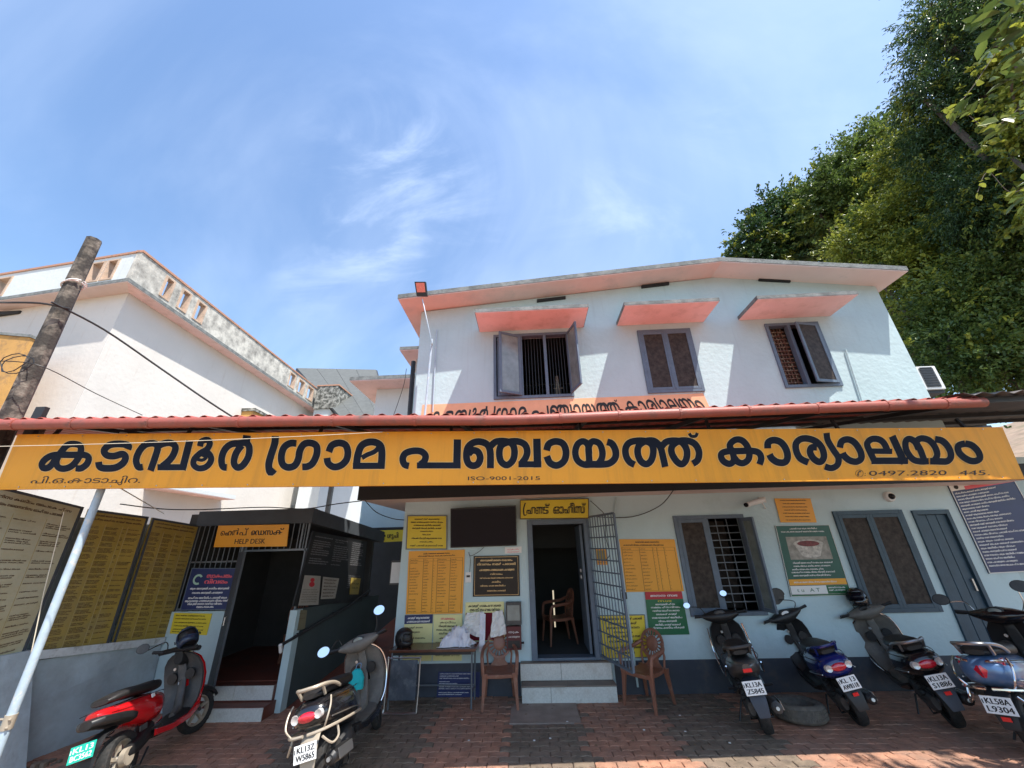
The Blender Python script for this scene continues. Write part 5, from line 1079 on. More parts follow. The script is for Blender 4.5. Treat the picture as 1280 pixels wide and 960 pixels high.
# ------------------------------------------------------------------ grille gate
GT = thing('grille_gate', 'grey welded grille gate swung open at the right of the front door', 'gate', (1.1,6.6,.48))
ga, gb_ = Vector((1.0,6.97,0)), Vector((1.28,6.10,0)); gd = (gb_-ga); gl = gd.length; gd.normalize()
def G(s, z): return ga+gd*(gl*s)+Vector((0,0,z))
z0, z1 = .50, 2.50
for s in (0, 1): MB().beam(G(s,z0), G(s,z1), .03, .03, (gd.y,-gd.x,0)).build('stile', 'frame', GT)
for z in (z0, z1): MB().beam(G(.016,z), G(.984,z), .03, .03).build('rail', 'frame', GT)
for i in range(9): s = (i+1)/10; MB().beam(G(s,z0+.016), G(s,z1-.016), .012, .012, (gd.y,-gd.x,0)).build('bar', 'frame', GT)
for j in range(11): z = z0+(z1-z0)*(j+1)/12; off = Vector((-gd.y,gd.x,0))*-.014; MB().beam(G(.02,z)+off, G(.98,z)+off, .010, .018).build('cross_bar', 'frame', GT)
lk = MB().tube([G(.97,1.40)+Vector((.02,0,-.05)), G(.97,1.40)+Vector((.02,0,.03))], .035, 10).build('padlock', 'ironblk', GT); MB().box((G(.9,1.44).x,G(.9,1.44).y-.06,1.44),(G(1,1.44).x+.03,G(1,1.44).y+.02,1.47)).build('bolt', 'irongrey', GT)
# ------------------------------------------------------------------ table
TB = thing('folding_table', 'narrow brown topped table with thin steel legs against the front wall', 'table', (-1.5,6.65,0))
tx0, tx1, ty0, ty1, tz = -2.16, -.87, 6.50, 6.93, .71
MB().box((tx0,ty0,tz-.035),(tx1,ty1,tz)).build('table_top', 'wood', TB, bevel=.004)
MB().box((tx0+.04,ty0+.03,tz-.075),(tx1-.04,ty0+.05,tz-.0355)).build('apron', 'ironblk', TB)
for x in (tx0+.05, tx1-.06):
    for y in (ty0+.04, ty1-.05): MB().tube([(x,y,0),(x,y,tz-.036)], .014, 8).build('leg', 'irongrey', TB, smooth=True)
MB().tube([(tx0+.05,ty1-.05,.18),(tx1-.06,ty1-.05,.18)], .011, 6).build('stretcher', 'irongrey', TB, smooth=True); MB().tube([(tx1-.06,ty0+.04,.16),(tx1-.06,ty1-.05,.16)], .011, 6).build('stretcher', 'irongrey', TB)
PN = thing('leaning_panel', 'dark blue grey sheet panel in a tubular frame standing under the table', 'panel', (-1.9,6.35,0))
fr = crom([(-2.12,6.40,.05),(-2.12,6.42,.60),(-2.10,6.42,.63),(-1.68,6.42,.63),(-1.66,6.42,.60),(-1.66,6.38,.08),(-1.70,6.36,.02),(-2.08,6.36,.02)], 3, True); MB().tube(fr+[fr[0]], .012, 6).build('tube_frame', 'steel', PN, smooth=True)
MB().hexa([(-2.08,6.43,.14),(-1.70,6.43,.14),(-1.70,6.44,.14),(-2.08,6.44,.14),(-2.08,6.44,.60),(-1.70,6.44,.60),(-1.70,6.45,.60),(-2.08,6.45,.60)]).build('sheet', mat('scuffed_blue_grey_sheet', (.07,.085,.11), .6, var=.3, vs=6, dirt=(.17,.19,.21), ds=7, dth=(.5,.7)), PN)
# crumpled white cloth and papers on the table
from mathutils import noise as mnoise
mb = MB(); nx, ny = 44, 26
for j in range(ny+1):
    for i in range(nx+1):
        s, tt = i/nx, j/ny; e = min(1, 4*min(s, 1-s, tt, 1-tt)); q3 = Vector((s*5, tt*3.4, 3.1)); a1 = abs(mnoise.noise(q3)); a2 = abs(mnoise.noise(q3*2.3)); dx = mnoise.noise(q3*1.7+Vector((9,0,0)))*.07; dy = mnoise.noise(q3*1.7+Vector((0,9,0)))*.07
        h = ((.05+.10*sin(s*pi)+.09*s)*(1.15-1.5*a1)+.10*(.35-a2)*(.4+s))*e
        edge = .06*mnoise.noise(Vector((s*4, tt*4, 8)))
        mb.v.append((-1.44+.50*s+dx+edge, 6.58+.30*tt+dy, tz+.006+max(0, h)))
for j in range(ny):
    for i in range(nx): k = j*(nx+1)+i; mb.f.append((k,k+1,k+nx+2,k+nx+1))
tag(mb.build('crumpled_cloth', 'cloth', None, cls=True, smooth=True), 'heap of crumpled white cloth and papers on the right end of the table', 'cloth')
# ------------------------------------------------------------------ helmets
def helmet(label, loc, yaw, m, tilt=(0,0), visor=True, s=1, open_=True):
    t = thing('helmet', label, 'helmet', loc); t.rotation_euler = (tilt[0], tilt[1], yaw); t.scale = (s,)*3
    mb = MB(); n = 22; rings = []
    for i, (z, r, sh) in enumerate(((0,.098,0),(.03,.118,0),(.08,.130,0),(.13,.130,0),(.18,.115,0),(.215,.085,0),(.238,.045,0),(.245,.006,0))):
        rings.append([Vector((cos(g)*r*1.16*(1 if cos(g) < .3 or z > .12 else (.93 if z > .05 else 1.02)), sin(g)*r*.93, z)) for g in [2*pi*j/n for j in range(n)]])
    mb.loft(rings, cap=False); 
    mb.f = [f for k, f in enumerate(mb.f) if not (2 <= k//n <= 3 and (k % n <= 3 or k % n >= n-4))]
    o = mb.build('shell', m, t, smooth=True, local=True, cls=True); sm = o.modifiers.new('s','SOLIDIFY'); sm.thickness = .012
    mb = MB(); mb.loft([[Vector((cos(g)*r*1.16, sin(g)*r*.93, z)) for g in [2*pi*j/16 for j in range(16)]] for z, r in ((.02,.09),(.08,.112),(.13,.112),(.18,.095),(.21,.05))]); mb.build('padding', 'seatv', t, smooth=True, local=True)
    if visor:
        mb = MB()
        for z, rr in ((.075,.137),(.12,.139),(.165,.128)):
            for j in range(9): g = -1.05+2.1*j/8; mb.v.append((cos(g)*rr*1.16, sin(g)*rr*.95, z))
        mb.f = [(r*9+j,r*9+j+1,r*9+j+10,r*9+j+9) for r in range(2) for j in range(8)]
        o = mb.build('visor', 'screen', t, smooth=True, local=True, cls=True); o.modifiers.new('s','SOLIDIFY').thickness = .003
    for sd in (-1, 1): MB().tube([(.02,sd*.125,.10),(.02,sd*.137,.10)], .018, 10).build('hinge_cap', 'blackpl', t, local=True)
    MB().tube(crom([(.03,-.10,.02),(.05,-.06,-.05),(.05,.06,-.05),(.03,.10,.02)], 4), .006, 5).build('chin_strap', 'blackpl', t, local=True)
    return t
helmet('matt black helmet resting on the left end of the brown table', (-1.99,6.68,tz+.01), radians(-25), 'helmb', visor=False, s=1.0)
# ------------------------------------------------------------------ moulded plastic chairs
def chair(label, loc, yaw, group, m='chair'):
    t = thing('plastic_chair', label, 'chair', loc, group); t.rotation_euler = (0,0,yaw)    # faces -y
    sd = MB(); n = 8
    rings = []
    for i in range(9):
        y = -.22+.44*i/8; w_ = .215-.03*(i/8); z = .415-.02*sin(pi*i/8)-(.02 if i == 0 else 0)
        rings.append([Vector((-w_,y,z+.012)), Vector((-w_*.6,y,z-.004)), Vector((0,y,z-.010)), Vector((w_*.6,y,z-.004)), Vector((w_,y,z+.012)), Vector((w_,y,z-.035)), Vector((0,y,z-.045)), Vector((-w_,y,z-.035))])
    sd.loft(rings).build('seat', m, t, smooth=True, local=True, bevel=.004)
    for sx in (-1, 1):
        for (x0, y0, x1, y1) in ((.215,-.21,.245,-.25),(.19,.20,.215,.27)):
            mb = MB(); a = Vector((sx*x0,y0,.42)); b = Vector((sx*x1,y1,0)); r1, r2 = .030, .018
            mb.loft([[p+Vector((dx*r, dy*r*.75, 0)) for dx, dy in ((-1,-1),(1,-1),(1,1),(-1,1))] for p, r in ((a, r1+.012), (a.lerp(b,.15), r1), (a.lerp(b,.6), r2+.004), (b, r2))]).build('leg', m, t, local=True, bevel=.004)
        mb = MB(); pts = crom([(sx*.235,-.225,.40),(sx*.25,-.21,.56),(sx*.255,-.17,.615),(sx*.25,0,.635),(sx*.235,.14,.65),(sx*.17,.235,.70)], 5)
        mb.tube(pts, [.026]*len(pts), 8).build('armrest', m, t, smooth=True, local=True)
    for (z, hw, th) in ((.36,.21,.02),): MB().box((-hw,-.225,z),(hw,-.205,.40)).build('apron', m, t, local=True, bevel=.004)
    # round back with a pierced ring of petals
    c = Vector((0,.255,.685)); back = lambda u, v, o=0: Vector((u, c.y+(v)*.20+o, c.z+v))
    R = .19; mb = MB(); ns = 40
    for (ra, rb, th) in ((R*.84,R,.026),):
        k = len(mb.v)
        for i in range(ns):
            g = 2*pi*i/ns
            for r, o in ((ra,-th/2),(rb,-th/2),(rb,th/2),(ra,th/2)): mb.v.append(tuple(back(cos(g)*r, sin(g)*r, o)))
        for i in range(ns):
            j = (i+1)%ns
            for a in range(4): mb.f.append((k+4*i+a, k+4*j+a, k+4*j+(a+1)%4, k+4*i+(a+1)%4))
    mb.build('back_rim', m, t, smooth=True, local=True)
    mb = MB(); k = 0; rr = R*.50
    mb.loft([[back(cos(2*pi*i/24)*r, sin(2*pi*i/24)*r, o) for i in range(24)] for r, o in ((rr,.006),(rr,-.006),(rr*.8,-.014),(rr*.5,-.018),(rr*.15,-.016))]).build('back_medallion', m, t, smooth=True, local=True)
    for i in range(18):
        g = 2*pi*i/18; a, b = back(cos(g)*rr*.98, sin(g)*rr*.98), back(cos(g)*R*.88, sin(g)*R*.88)
        MB().tube([a, a.lerp(b,.5), b], [.007,.011,.016], 6).build('petal', m, t, local=True)
    mb = MB(); mb.loft([[Vector((sx_*w_, y_+o, z_)) for sx_, o in ((-1,-.008),(1,-.008),(1,.008),(-1,.008))] for w_, y_, z_ in ((.15,.215,.40),(.085,.222,.47),(.09,.225,.53))]).build('back_stem', m, t, local=True)
    for sx in (-1,1): MB().tube([(sx*.17,.21,.40),(sx*.19,.225,.55),(sx*.165,.24,.63)], .016, 6).build('back_upright', m, t, smooth=True, local=True)
    return t
CG = 'brown moulded plastic armchairs with pierced round backs'
chair('brown plastic armchair with round petal back between the table and the front steps', (-.54,6.70,0), radians(5), CG)
chair('brown plastic armchair turned sideways to the right of the front steps', (1.56,6.60,0), radians(-48), CG)
chair('brown plastic chair inside the dark front doorway', (.45,8.2,.42), radians(-75), CG)
chair('brown plastic chair glimpsed inside the dark help desk', (-4.0,7.5,.345), radians(60), CG)
# ------------------------------------------------------------------ loose tyre
TY = thing('loose_tyre', 'dusty worn car tyre lying flat on the paving between two scooters', 'tyre', (3.28,6.12,.0))
TY.rotation_euler = (radians(-3), 0, 0); TY.scale = (.88,.88,1.2)
mb = MB(); prof = [(.20,.03),(.205,.09),(.22,.135),(.27,.155),(.315,.15),(.338,.125),(.342,.08),(.338,.035),(.315,.01),(.27,.004),(.22,.012)]
for i in range(49): 
    g = 2*pi*i/48
mb.loft([[Vector((cos(g)*r, sin(g)*r, z)) for r, z in prof] for g in [2*pi*i/56 for i in range(57)]], cap=False).build('carcass', 'tyredust', TY, smooth=True, local=True)
for i in range(64):
    g = 2*pi*i/64; mb = MB()
    for z0_, z1_, sh in ((.035,.062,0),(.068,.094,.5),(.100,.126,0)):
        a0, a1 = g+sh*2*pi/64, g+(sh+.62)*2*pi/64
        mb.hexa([(cos(a0)*.335,sin(a0)*.335,z0_),(cos(a1)*.335,sin(a1)*.335,z0_),(cos(a1)*.349,sin(a1)*.349,z0_),(cos(a0)*.349,sin(a0)*.349,z0_),(cos(a0)*.335,sin(a0)*.335,z1_),(cos(a1)*.335,sin(a1)*.335,z1_),(cos(a1)*.349,sin(a1)*.349,z1_),(cos(a0)*.349,sin(a0)*.349,z1_)])
    mb.build('tread_block', 'tyredust', TY, local=True)
# ------------------------------------------------------------------ help desk boards
hy_ = 6.46
def hbq(a, b, c, d, off=0): return [onY(*p, hy_-off) for p in (a, b, c, d)]
t, q = lab_board('help_desk_sign', 'orange help desk sign on the dark grille over the open door', 'sign', *hbq((273,657),(361,655.5),(358,683),(267,684)), 'orange', .015)
mb = MB(); q.text(mb,'ഹെൽപ്',.10,.52,.26,.42,'f',res=3,bold=.05) if False else None
q.text(mb,'െ',.06,.53,.27,.115,'f',res=3,bold=.02); q.text(mb,'ഹ',.125,.53,.27,.21,'f',res=3,bold=.05); q.text(mb,'ൽ',.22,.53,.30,.31,'f',res=3,bold=.02); q.text(mb,'പ്',.325,.53,.30,.44,'f',res=3,bold=.02)
q.text(mb,'െ',.49,.53,.27,.54,'f',res=3,bold=.05); q.text(mb,'ഡ',.545,.53,.27,.67,'f',res=3,bold=.05); q.text(mb,'സ',.68,.53,.27,.79,'f',res=3,bold=.05); q.text(mb,'ക്',.80,.53,.27,.94,'f',res=3,bold=.05)
q.text(mb,'HELP DESK',.28,.14,.23,.70,'f',res=3,bold=.02); mb.build('lettering', 'blackl', t, cls=True)
t, q = lab_board('scheme_poster', 'navy poster with pink heading and swirl emblem on the help desk grille', 'poster', *hbq((240,710),(297,710),(286,762),(225,763),.02), 'navy', .012, 'frame', .01)
g = MB(); 
for i in range(14):
    a0, a1 = .6+i*.33, .6+(i+1)*.33; r0, r1 = .10, .13+.0*i
    kk = len(g.v); g.v += [tuple(q.p(.20+cos(a)*r*.8, .72+sin(a)*r, .003)) for a, r in ((a0,r0-.02),(a1,r0-.02),(a1,r1),(a0,r1))]; g.f.append((kk,kk+1,kk+2,kk+3))
g.build('emblem', mat('pale_green_print', (.35,.55,.45), .5), t, cls=True); mb = MB(); q.line(mb,.38,.92,.76,.10,1,'f',bold=.09); q.line(mb,.36,.90,.62,.10,1,'f',bold=.09); mb.build('heading', 'redp', t, cls=True)
mb = MB()
for y, a_, b_ in ((.48,.05,.95),(.38,.15,.8),(.26,.1,.92),(.19,.04,.96),(.12,.06,.9),(.05,.3,.7)): q.line(mb,a_,b_,y,.05,1,'c',bold=.07)
mb.build('lettering', 'whitep', t, cls=True)
t, q = lab_board('small_notice', 'small yellow notice on the pale wall behind the dark blue cap shaped helmet', 'sign', *hbq((218,766),(265,767),(258,794),(212,792),-.03), 'yellow', .006)
mb = MB()
for y in (.85,.70,.52,.36,.20,.08): q.line(mb,.06,.94,y,.06,1,'l',bold=.05)
mb.build('lettering', 'blackl', t, cls=True)
def swq(a, b, c, d, off=.015): return [sw(*p, off) for p in (a, b, c, d)]
t, q = lab_board('charter_board', 'black board with faint white text filling the side of the help desk', 'notice board', *swq((391,664),(459,677),(452,752),(366,758)), 'blackpl', .02, 'ironblk', .01)
mb = MB(); dim = mat('dim_grey_print', (.22,.22,.23), .7)
for c0_, c1_ in ((.05,.34),(.38,.66),(.70,.96)):
    y = .93
    while y > .55: q.line(mb,c0_,c1_,y,.018,random.choice((.6,.9,1)),'l',bold=.05); y -= .032 if random.random() < .8 else .06
for c0_, c1_ in ((.70,.96),): 
    y = .40
    while y > .2: q.line(mb,c0_,c1_,y,.018,.9,'l'); y -= .03
mb.build('lettering', dim, t, cls=True)
cr = mat('dull_cream_card', (.32,.30,.26), .8, var=.1)
t, q = lab_board('card_sheet', 'dull cream sheet with a red figure symbol low on the help desk side', 'poster', *swq((381,719),(401,720),(398,756),(373,757),.03), cr, .004)
g = MB(); disc(q,g,.5,.85,.13,.07,.003); disc(q,g,.5,.70,.16,.09,.003); g.build('symbol', 'red', t, cls=True); mb = MB()
for y in (.5,.42,.34,.26,.18,.1): q.line(mb,.08,.92,y,.04,1,'l')
mb.build('lettering', 'darkbrown', t, cls=True)
t, q = lab_board('card_sheet', 'dull cream sheet of ruled lines right of the red symbol sheet', 'poster', *swq((404,721),(424,723),(419,748),(401,749),.03), cr, .004); mb = MB()
for y in (.85,.7,.55,.4,.25,.1): q.line(mb,.08,.92,y,.07,1,'l',bold=.06)
mb.build('lettering', 'darkbrown', t, cls=True)
t, q = lab_board('small_notice', 'small ochre notice in the dark side of the help desk near its far end', 'sign', *swq((439,722),(451,723),(448,743),(437,743),.03), 'ochre', .004); mb = MB(); q.line(mb,.1,.9,.6,.12,1,'c'); q.line(mb,.1,.9,.35,.12,1,'c'); mb.build('lettering', 'blackl', t, cls=True)
t, q = lab_board('taped_card', 'narrow khaki card taped to the dark wall above the handrail', 'card', *swq((371,762),(384,763),(381,786),(368,789),.02), mat('khaki_card', (.17,.15,.09), .8, var=.2), .004); mb = MB(); q.line(mb,.15,.85,.8,.06,1,'c'); q.line(mb,.15,.85,.55,.06,1,'c'); mb.build('lettering', 'darkbrown', t, cls=True)
# things seen in the open upper window
es = thing('wooden_easel', 'rough wooden stick easel standing inside the open upper window', 'easel', (.72,7.7,3.41))
for a, b in (((.60,7.7,3.41),(.72,7.7,5.55)),((.88,7.7,3.41),(.74,7.7,5.55)),((.73,8.0,3.41),(.73,7.72,5.45))): MB().tube([a,b], .016, 6).build('pole', 'beige', es)
for z in (4.7,5.0,5.25): MB().tube([(.64,7.69,z),(.84,7.69,z)], .012, 6).build('rung', 'beige', es)
bxs = thing('shelf_bundle', 'dark red bundle with a white label on the sill of the open upper window', 'bundle', (.2,7.5,3.41)); MB().box((.08,7.4,3.41),(.38,7.7,4.99)).build('bundle', mat('dull_red_bundle', (.14,.035,.03), .8, var=.4, vs=20), bxs, bevel=.02); MB().box((.16,7.39,4.88),(.30,7.3995,4.94)).build('label_patch', 'whitep', bxs)

# ================================================================== SCOOTERS
# local frame: x forward from the rear wheel's contact point, y to the rider's left, z up
WB = 1.24
def ell(cx, cz, hw, hh, cy=0, n=16, e=2.6, flat=0):      # superellipse section in the y-z plane at x
    out = []
    for i in range(n):
        g = 2*pi*i/n; c, s = cos(g), sin(g)
        y = math.copysign(abs(c)**(2/e), c)*hw; z = math.copysign(abs(s)**(2/e), s)*hh
        out.append(Vector((cx, cy+y, cz+z)))
    return out
def loftx(secs, e=2.6, n=16): return [ell(x, z, hw, hh, (s[0] if s else 0), n, e) for x, z, hw, hh, *s in secs]
def wheel(t, x, r, wd, rimm, name):
    mb = MB(); prof = [(r*.70,-wd*.42),(r*.82,-wd*.5),(r*.93,-wd*.46),(r*.985,-wd*.28),(r,0),(r*.985,wd*.28),(r*.93,wd*.46),(r*.82,wd*.5),(r*.70,wd*.42),(r*.66,0)]
    w = mb.loft([[Vector((x+cos(g)*q_, y, r+sin(g)*q_)) for q_, y in prof] for g in [2*pi*i/32 for i in range(33)]], cap=False).build(name, 'tyre', t, smooth=True, local=True)
    tr = MB()
    for i in range(30):
        g = 2*pi*i/30
        for sd in (-1, 1):
            a0, a1 = g, g+.09; g2 = .05
            pts = []
            for rr in (r*.975, r*1.006):
                for a, y in ((a0,.004*sd),(a1,.004*sd),(a1+g2,sd*wd*.36),(a0+g2,sd*wd*.36)): pts.append((x+cos(a)*(rr-(abs(y) > .01)*r*.03), y, r+sin(a)*(rr-(abs(y) > .01)*r*.03)))
            tr.hexa(pts)
    tag(tr.build('tread', 'tyre', w, local=True), kind='stuff')
    mb = MB(); mb.loft([[Vector((x+cos(g)*q_, y, r+sin(g)*q_)) for g in [2*pi*i/24 for i in range(24)]] for q_, y in ((r*.70,-wd*.30),(r*.64,-wd*.34),(r*.60,-wd*.10),(r*.60,wd*.10),(r*.64,wd*.34),(r*.70,wd*.30))], cap=False); mb.build('rim', rimm, w, smooth=True, local=True)
    for i in range(5):
        g = 2*pi*i/5+.3; MB().beam((x+cos(g)*r*.12,0,r+sin(g)*r*.12), (x+cos(g)*r*.62,0,r+sin(g)*r*.62), .03, .035, (0,1,0)).build('spoke', rimm, w, local=True)
    MB().tube([(x,-wd*.5,r),(x,wd*.5,r)], r*.17, 14).build('hub', 'steel', w, smooth=True, local=True)
    return w
def fender(t, x, r, wd, a0, a1, m, name, th=.008):
    mb = MB(); n = 12; ys = [-1,-.92,-.5,0,.5,.92,1]
    def pt(g, y, o): rr = r+.045+o-(.05 if abs(y) > .95 else .012*abs(y)**2); return (x+cos(g)*rr, y*wd/2, r-.02+sin(g)*rr)
    for i in range(n+1):
        g = a0+(a1-a0)*i/n
        for y in ys: mb.v.append(pt(g, y, 0))
    k = len(ys)
    for i in range(n):
        for j in range(k-1): mb.f.append((i*k+j, i*k+j+1, (i+1)*k+j+1, (i+1)*k+j))
    o = mb.build(name, m, t, smooth=True, local=True, cls=True); o.modifiers.new('s','SOLIDIFY').thickness = th
    return o
def plate_on(t, c, u, v, w_, h_, lines, base, ink):
    """number plate centred at c, u to the reader's right, v up"""
    u = Vector(u).normalized(); v = Vector(v).normalized(); c = Vector(c); q = Q(c-u*w_/2+v*h_/2, c+u*w_/2+v*h_/2, c+u*w_/2-v*h_/2, c-u*w_/2-v*h_/2)
    p = MB().slab([q.c[3],q.c[2],q.c[1],q.c[0]], q.n, .004).build('number_plate', base, t, local=True, bevel=.001)
    mb = MB()
    for i, l in enumerate(lines): q.text(mb, l, .10+(.0 if i else .04), .56-.44*i, .34, .92, 'f', off=.0015, res=2, bold=.05)
    q.rect(mb, .03,.55,.07,.80,.0015); mb.build('plate_lettering', ink, p, local=True, cls=True)
    return p
def scooter(label, rear, heading, lean, o):
    """rear: ground point of the rear wheel; heading in degrees from +x; lean degrees to the rider's left"""
    t = thing('scooter', label, 'scooter', (rear[0], rear[1], 0), 'scooters parked at the office')
    t.rotation_mode = 'QUATERNION'
    t.rotation_quaternion = Matrix.Rotation(radians(heading), 3, 'Z').to_quaternion() @ Matrix.Rotation(radians(-lean), 3, 'X').to_quaternion()
    sc = o.get('scale', 1); t.scale = (sc,)*3
    P = lambda mb, name, m, par=t, **k: mb.build(name, m, par, local=True, **k)
    body, inner, kind = o['body'], o.get('inner', 'greypl'), o.get('kind', 'round')
    rr = o.get('r', .232)
    rw = wheel(t, 0, rr, .112, o.get('rim', 'greypl'), 'rear_wheel'); steer = radians(o.get('steer', 0))
    hx = Vector((1.0, 0, .8)); R = Matrix.Translation(hx) @ Matrix.Rotation(steer, 4, Vector((-.30,0,.95)).normalized()) @ Matrix.Translation(-hx)
    def HP(mb, name, m, par=t, **k): mb.xf(R); return mb.build(name, m, par, local=True, **k)
    # front wheel group, turned with the bars
    before = set(t.children)
    fwh = wheel(t, WB, rr, .085, o.get('rim', 'greypl'), 'front_wheel'); ff = fender(t, WB, rr, .15, radians(25), radians(165), o.get('fender', body), 'front_fender')
    for ob in [fwh, ff, *fwh.children]:
        ob.data.transform(R)
    for sy in (-1, 1): HP(MB().tube([(WB,sy*.065,rr),(WB-.10,sy*.06,rr+.26)], .016, 8), 'fork', 'greypl', smooth=True)
    HP(MB().tube([(WB-.09,0,rr+.24),(.97,0,.97)], .024, 8), 'steering_column', 'blackpl', smooth=True)
    # floor, leg shield and front apron
    P(MB().loft(loftx([(.34,.29,.10,.04),(.45,.28,.16,.045),(.80,.28,.17,.04),(.95,.31,.16,.05)], 3.5)), 'floorboard', o.get('floor', inner), smooth=True)
    for sy in (-1,1): P(MB().loft([[Vector((x, sy*(y+dy), z+dz)) for dy, dz in ((0,-.03),(.025,-.02),(.025,.03),(0,.035))] for x, y, z in ((.30,.13,.30),(.5,.165,.265),(.8,.175,.265),(.98,.17,.32),(1.06,.16,.42))]), 'side_skirt', o.get('skirt', body), smooth=True)
    W = o.get('shield', 1.0)*1.08
    prof = [(.93,.32,.150),(.985,.40,.185),(1.035,.52,.205),(1.05,.64,.215),(1.035,.76,.210),(1.0,.86,.185),(.965,.93,.13),(.94,.965,.07)]
    out_, in_ = [], []
    for x, z, hw in prof:
        hw *= W; r_o, r_i = [], []
        for k in range(9): s = -1+2*k/8; r_o.append(Vector((x+.055*(1-s*s)+.02, s*hw, z))); 
        for k in range(9): s = 1-2*k/8; r_o.append(Vector((x-.012+.03*(1-s*s), s*hw*.985, z)))
        out_.append(r_o)
        for k in range(9): s = -1+2*k/8; r_i.append(Vector((x-.010+.028*(1-s*s), s*hw*.965, z+.004)))
        for k in range(9): s = 1-2*k/8; r_i.append(Vector((x-.040+.018*(1-s*s)+(.012 if abs(s) < .35 else 0), s*hw*.93, z)))
        in_.append(r_i)
    P(MB().loft(out_), 'front_apron', body, smooth=True); ls = P(MB().loft(in_), 'leg_shield', inner, smooth=True)
    P(MB().loft(loftx([(1.03,.56,.05,.13),(1.10,.58,.06,.12),(1.14,.60,.035,.07)])), 'front_badge_panel', o.get('nose', body), smooth=True)
    for sy in (-1,1): P(MB().loft([[Vector((.985-dx, sy*(.10+.055*cos(g)), .70+.06*sin(g))) for g in [2*pi*i/14 for i in range(14)]] for dx in (0,.028)]), 'glove_pocket', 'blackpl', ls, smooth=True)
    P(MB().tube([(.955,0,.66),(.925,0,.645),(.915,0,.62)], .007, 6), 'bag_hook', 'steel', ls)
    P(MB().loft(loftx([(.80,.33,.03,.02),(.90,.36,.05,.06),(.965,.50,.045,.12),(.99,.72,.05,.12),(.965,.9,.045,.05)])), 'spine', inner, ls, smooth=True)
    if o.get('shield_trim'):
        for sy in (-1,1): P(MB().tube(crom([(x+.0, sy*(hw*W+.004), z) for x, z, hw in prof], 3), .009, 6), 'shield_trim', 'chrome', smooth=True)
    # rear body
    if kind == 'sport':      # slim angular tail
        secs = [(-.40,.70,.035,.03),(-.34,.69,.085,.055),(-.2,.665,.13,.075),(0,.62,.155,.105),(.2,.57,.16,.14),(.36,.54,.14,.15),(.46,.50,.09,.13)]
    elif kind == 'ev':
        secs = [(-.36,.70,.05,.04),(-.30,.69,.11,.06),(-.12,.66,.14,.075),(.02,.615,.165,.11),(.2,.575,.18,.145),(.36,.55,.165,.14),(.47,.56,.12,.11),(.52,.58,.07,.06)]
    else:
        secs = [(-.36,.66,.07,.05),(-.33,.66,.125,.085),(-.24,.65,.160,.115),(-.08,.63,.178,.13),(.12,.59,.180,.155),(.30,.55,.165,.175),(.42,.52,.13,.17),(.50,.49,.09,.13)]
    if kind != 'ev': secs = [(x_, z_, hw_*1.13, hh_*1.06) for x_, z_, hw_, hh_ in secs]
    bd = P(MB().loft(loftx(secs, 2.5, 20)), 'rear_body', o.get('rearbody', body), smooth=True)
    if kind == 'ev':
        P(MB().loft(loftx([(-.42,.665,.05,.035),(-.36,.66,.12,.045),(-.15,.62,.150,.05),(0,.58,.16,.06)], 3)), 'tail_cowl', 'blackpl', smooth=True)
        for sy in (-1,1): P(MB().hexa([(.16,sy*.178,.655),(.20,sy*.178,.66),(.20,sy*.187,.66),(.16,sy*.187,.655),(.16,sy*.170,.69),(.20,sy*.170,.70),(.20,sy*.179,.70),(.16,sy*.179,.69)]), 'side_sticker', 'whitep', bd)
    # seat
    sz = .765 if kind != 'sport' else .775
    P(MB().loft(loftx([(-.27,sz+.035,.07,.02),(-.22,sz+.038,.118,.036),(-.02,sz+.035,.142,.048),(.14,sz+.012,.148,.05),(.32,sz-.005,.130,.055),(.45,sz-.02,.095,.05),(.52,sz-.035,.05,.03)], 2.8, 18)), 'seat', 'seatv', smooth=True)
    # headset
    hc = o.get('head', body)
    if kind == 'ev':
        HP(MB().loft([[Vector((.93+.05*cos(g)*(1-.3*abs(y)/.3), y, 1.0+.03*sin(g)+.02*(1-abs(y)/.3))) for g in [2*pi*i/10 for i in range(10)]] for y in (-.30,-.2,-.08,0,.08,.2,.30)]), 'handlebar_cowl', 'blackpl', smooth=True)
        HP(MB().loft(loftx([(.92,.93,.07,.08),(1.02,.90,.07,.10),(1.06,.86,.04,.07)])), 'head_cover', 'blackpl', smooth=True)
    else:
        mbh = MB(); rings = []
        for y, rx, rz, cz, cx in ((-.24,.030,.024,1.01,.90),(-.20,.05,.040,1.00,.915),(-.12,.085,.070,.99,.93),(0,.105,.095,.985,.94),(.12,.085,.070,.99,.93),(.20,.05,.040,1.00,.915),(.24,.030,.024,1.01,.90)):
            rings.append([Vector((cx+cos(g)*rx, y, cz+sin(g)*rz)) for g in [2*pi*i/14 for i in range(14)]])
        HP(mbh.loft(rings), 'handlebar_cowl', hc, smooth=True)
        HP(MB().loft([[Vector((.87+dx, cos(g)*.075*k, 1.035+sin(g)*.042*k-dx*.1)) for g in [2*pi*i/16 for i in range(16)]] for dx, k in ((-.012,.86),(-.008,1),(.02,1.0))]), 'instrument_panel', 'blackpl', smooth=True)
        HP(MB().loft([[Vector((.853+dx, cos(g)*.055*k, 1.037+sin(g)*.030*k)) for g in [2*pi*i/16 for i in range(16)]] for dx, k in ((0,.9),(.004,1.0))]), 'dial', o.get('dial', 'glassup'), smooth=True)
        HP(MB().loft([[Vector((1.035+dx, cos(g)*.075*k, .975+sin(g)*.055*k)) for g in [2*pi*i/16 for i in range(16)]] for dx, k in ((0,1),(.02,.8),(.028,.3))]), 'headlight', 'lampclear', smooth=True)
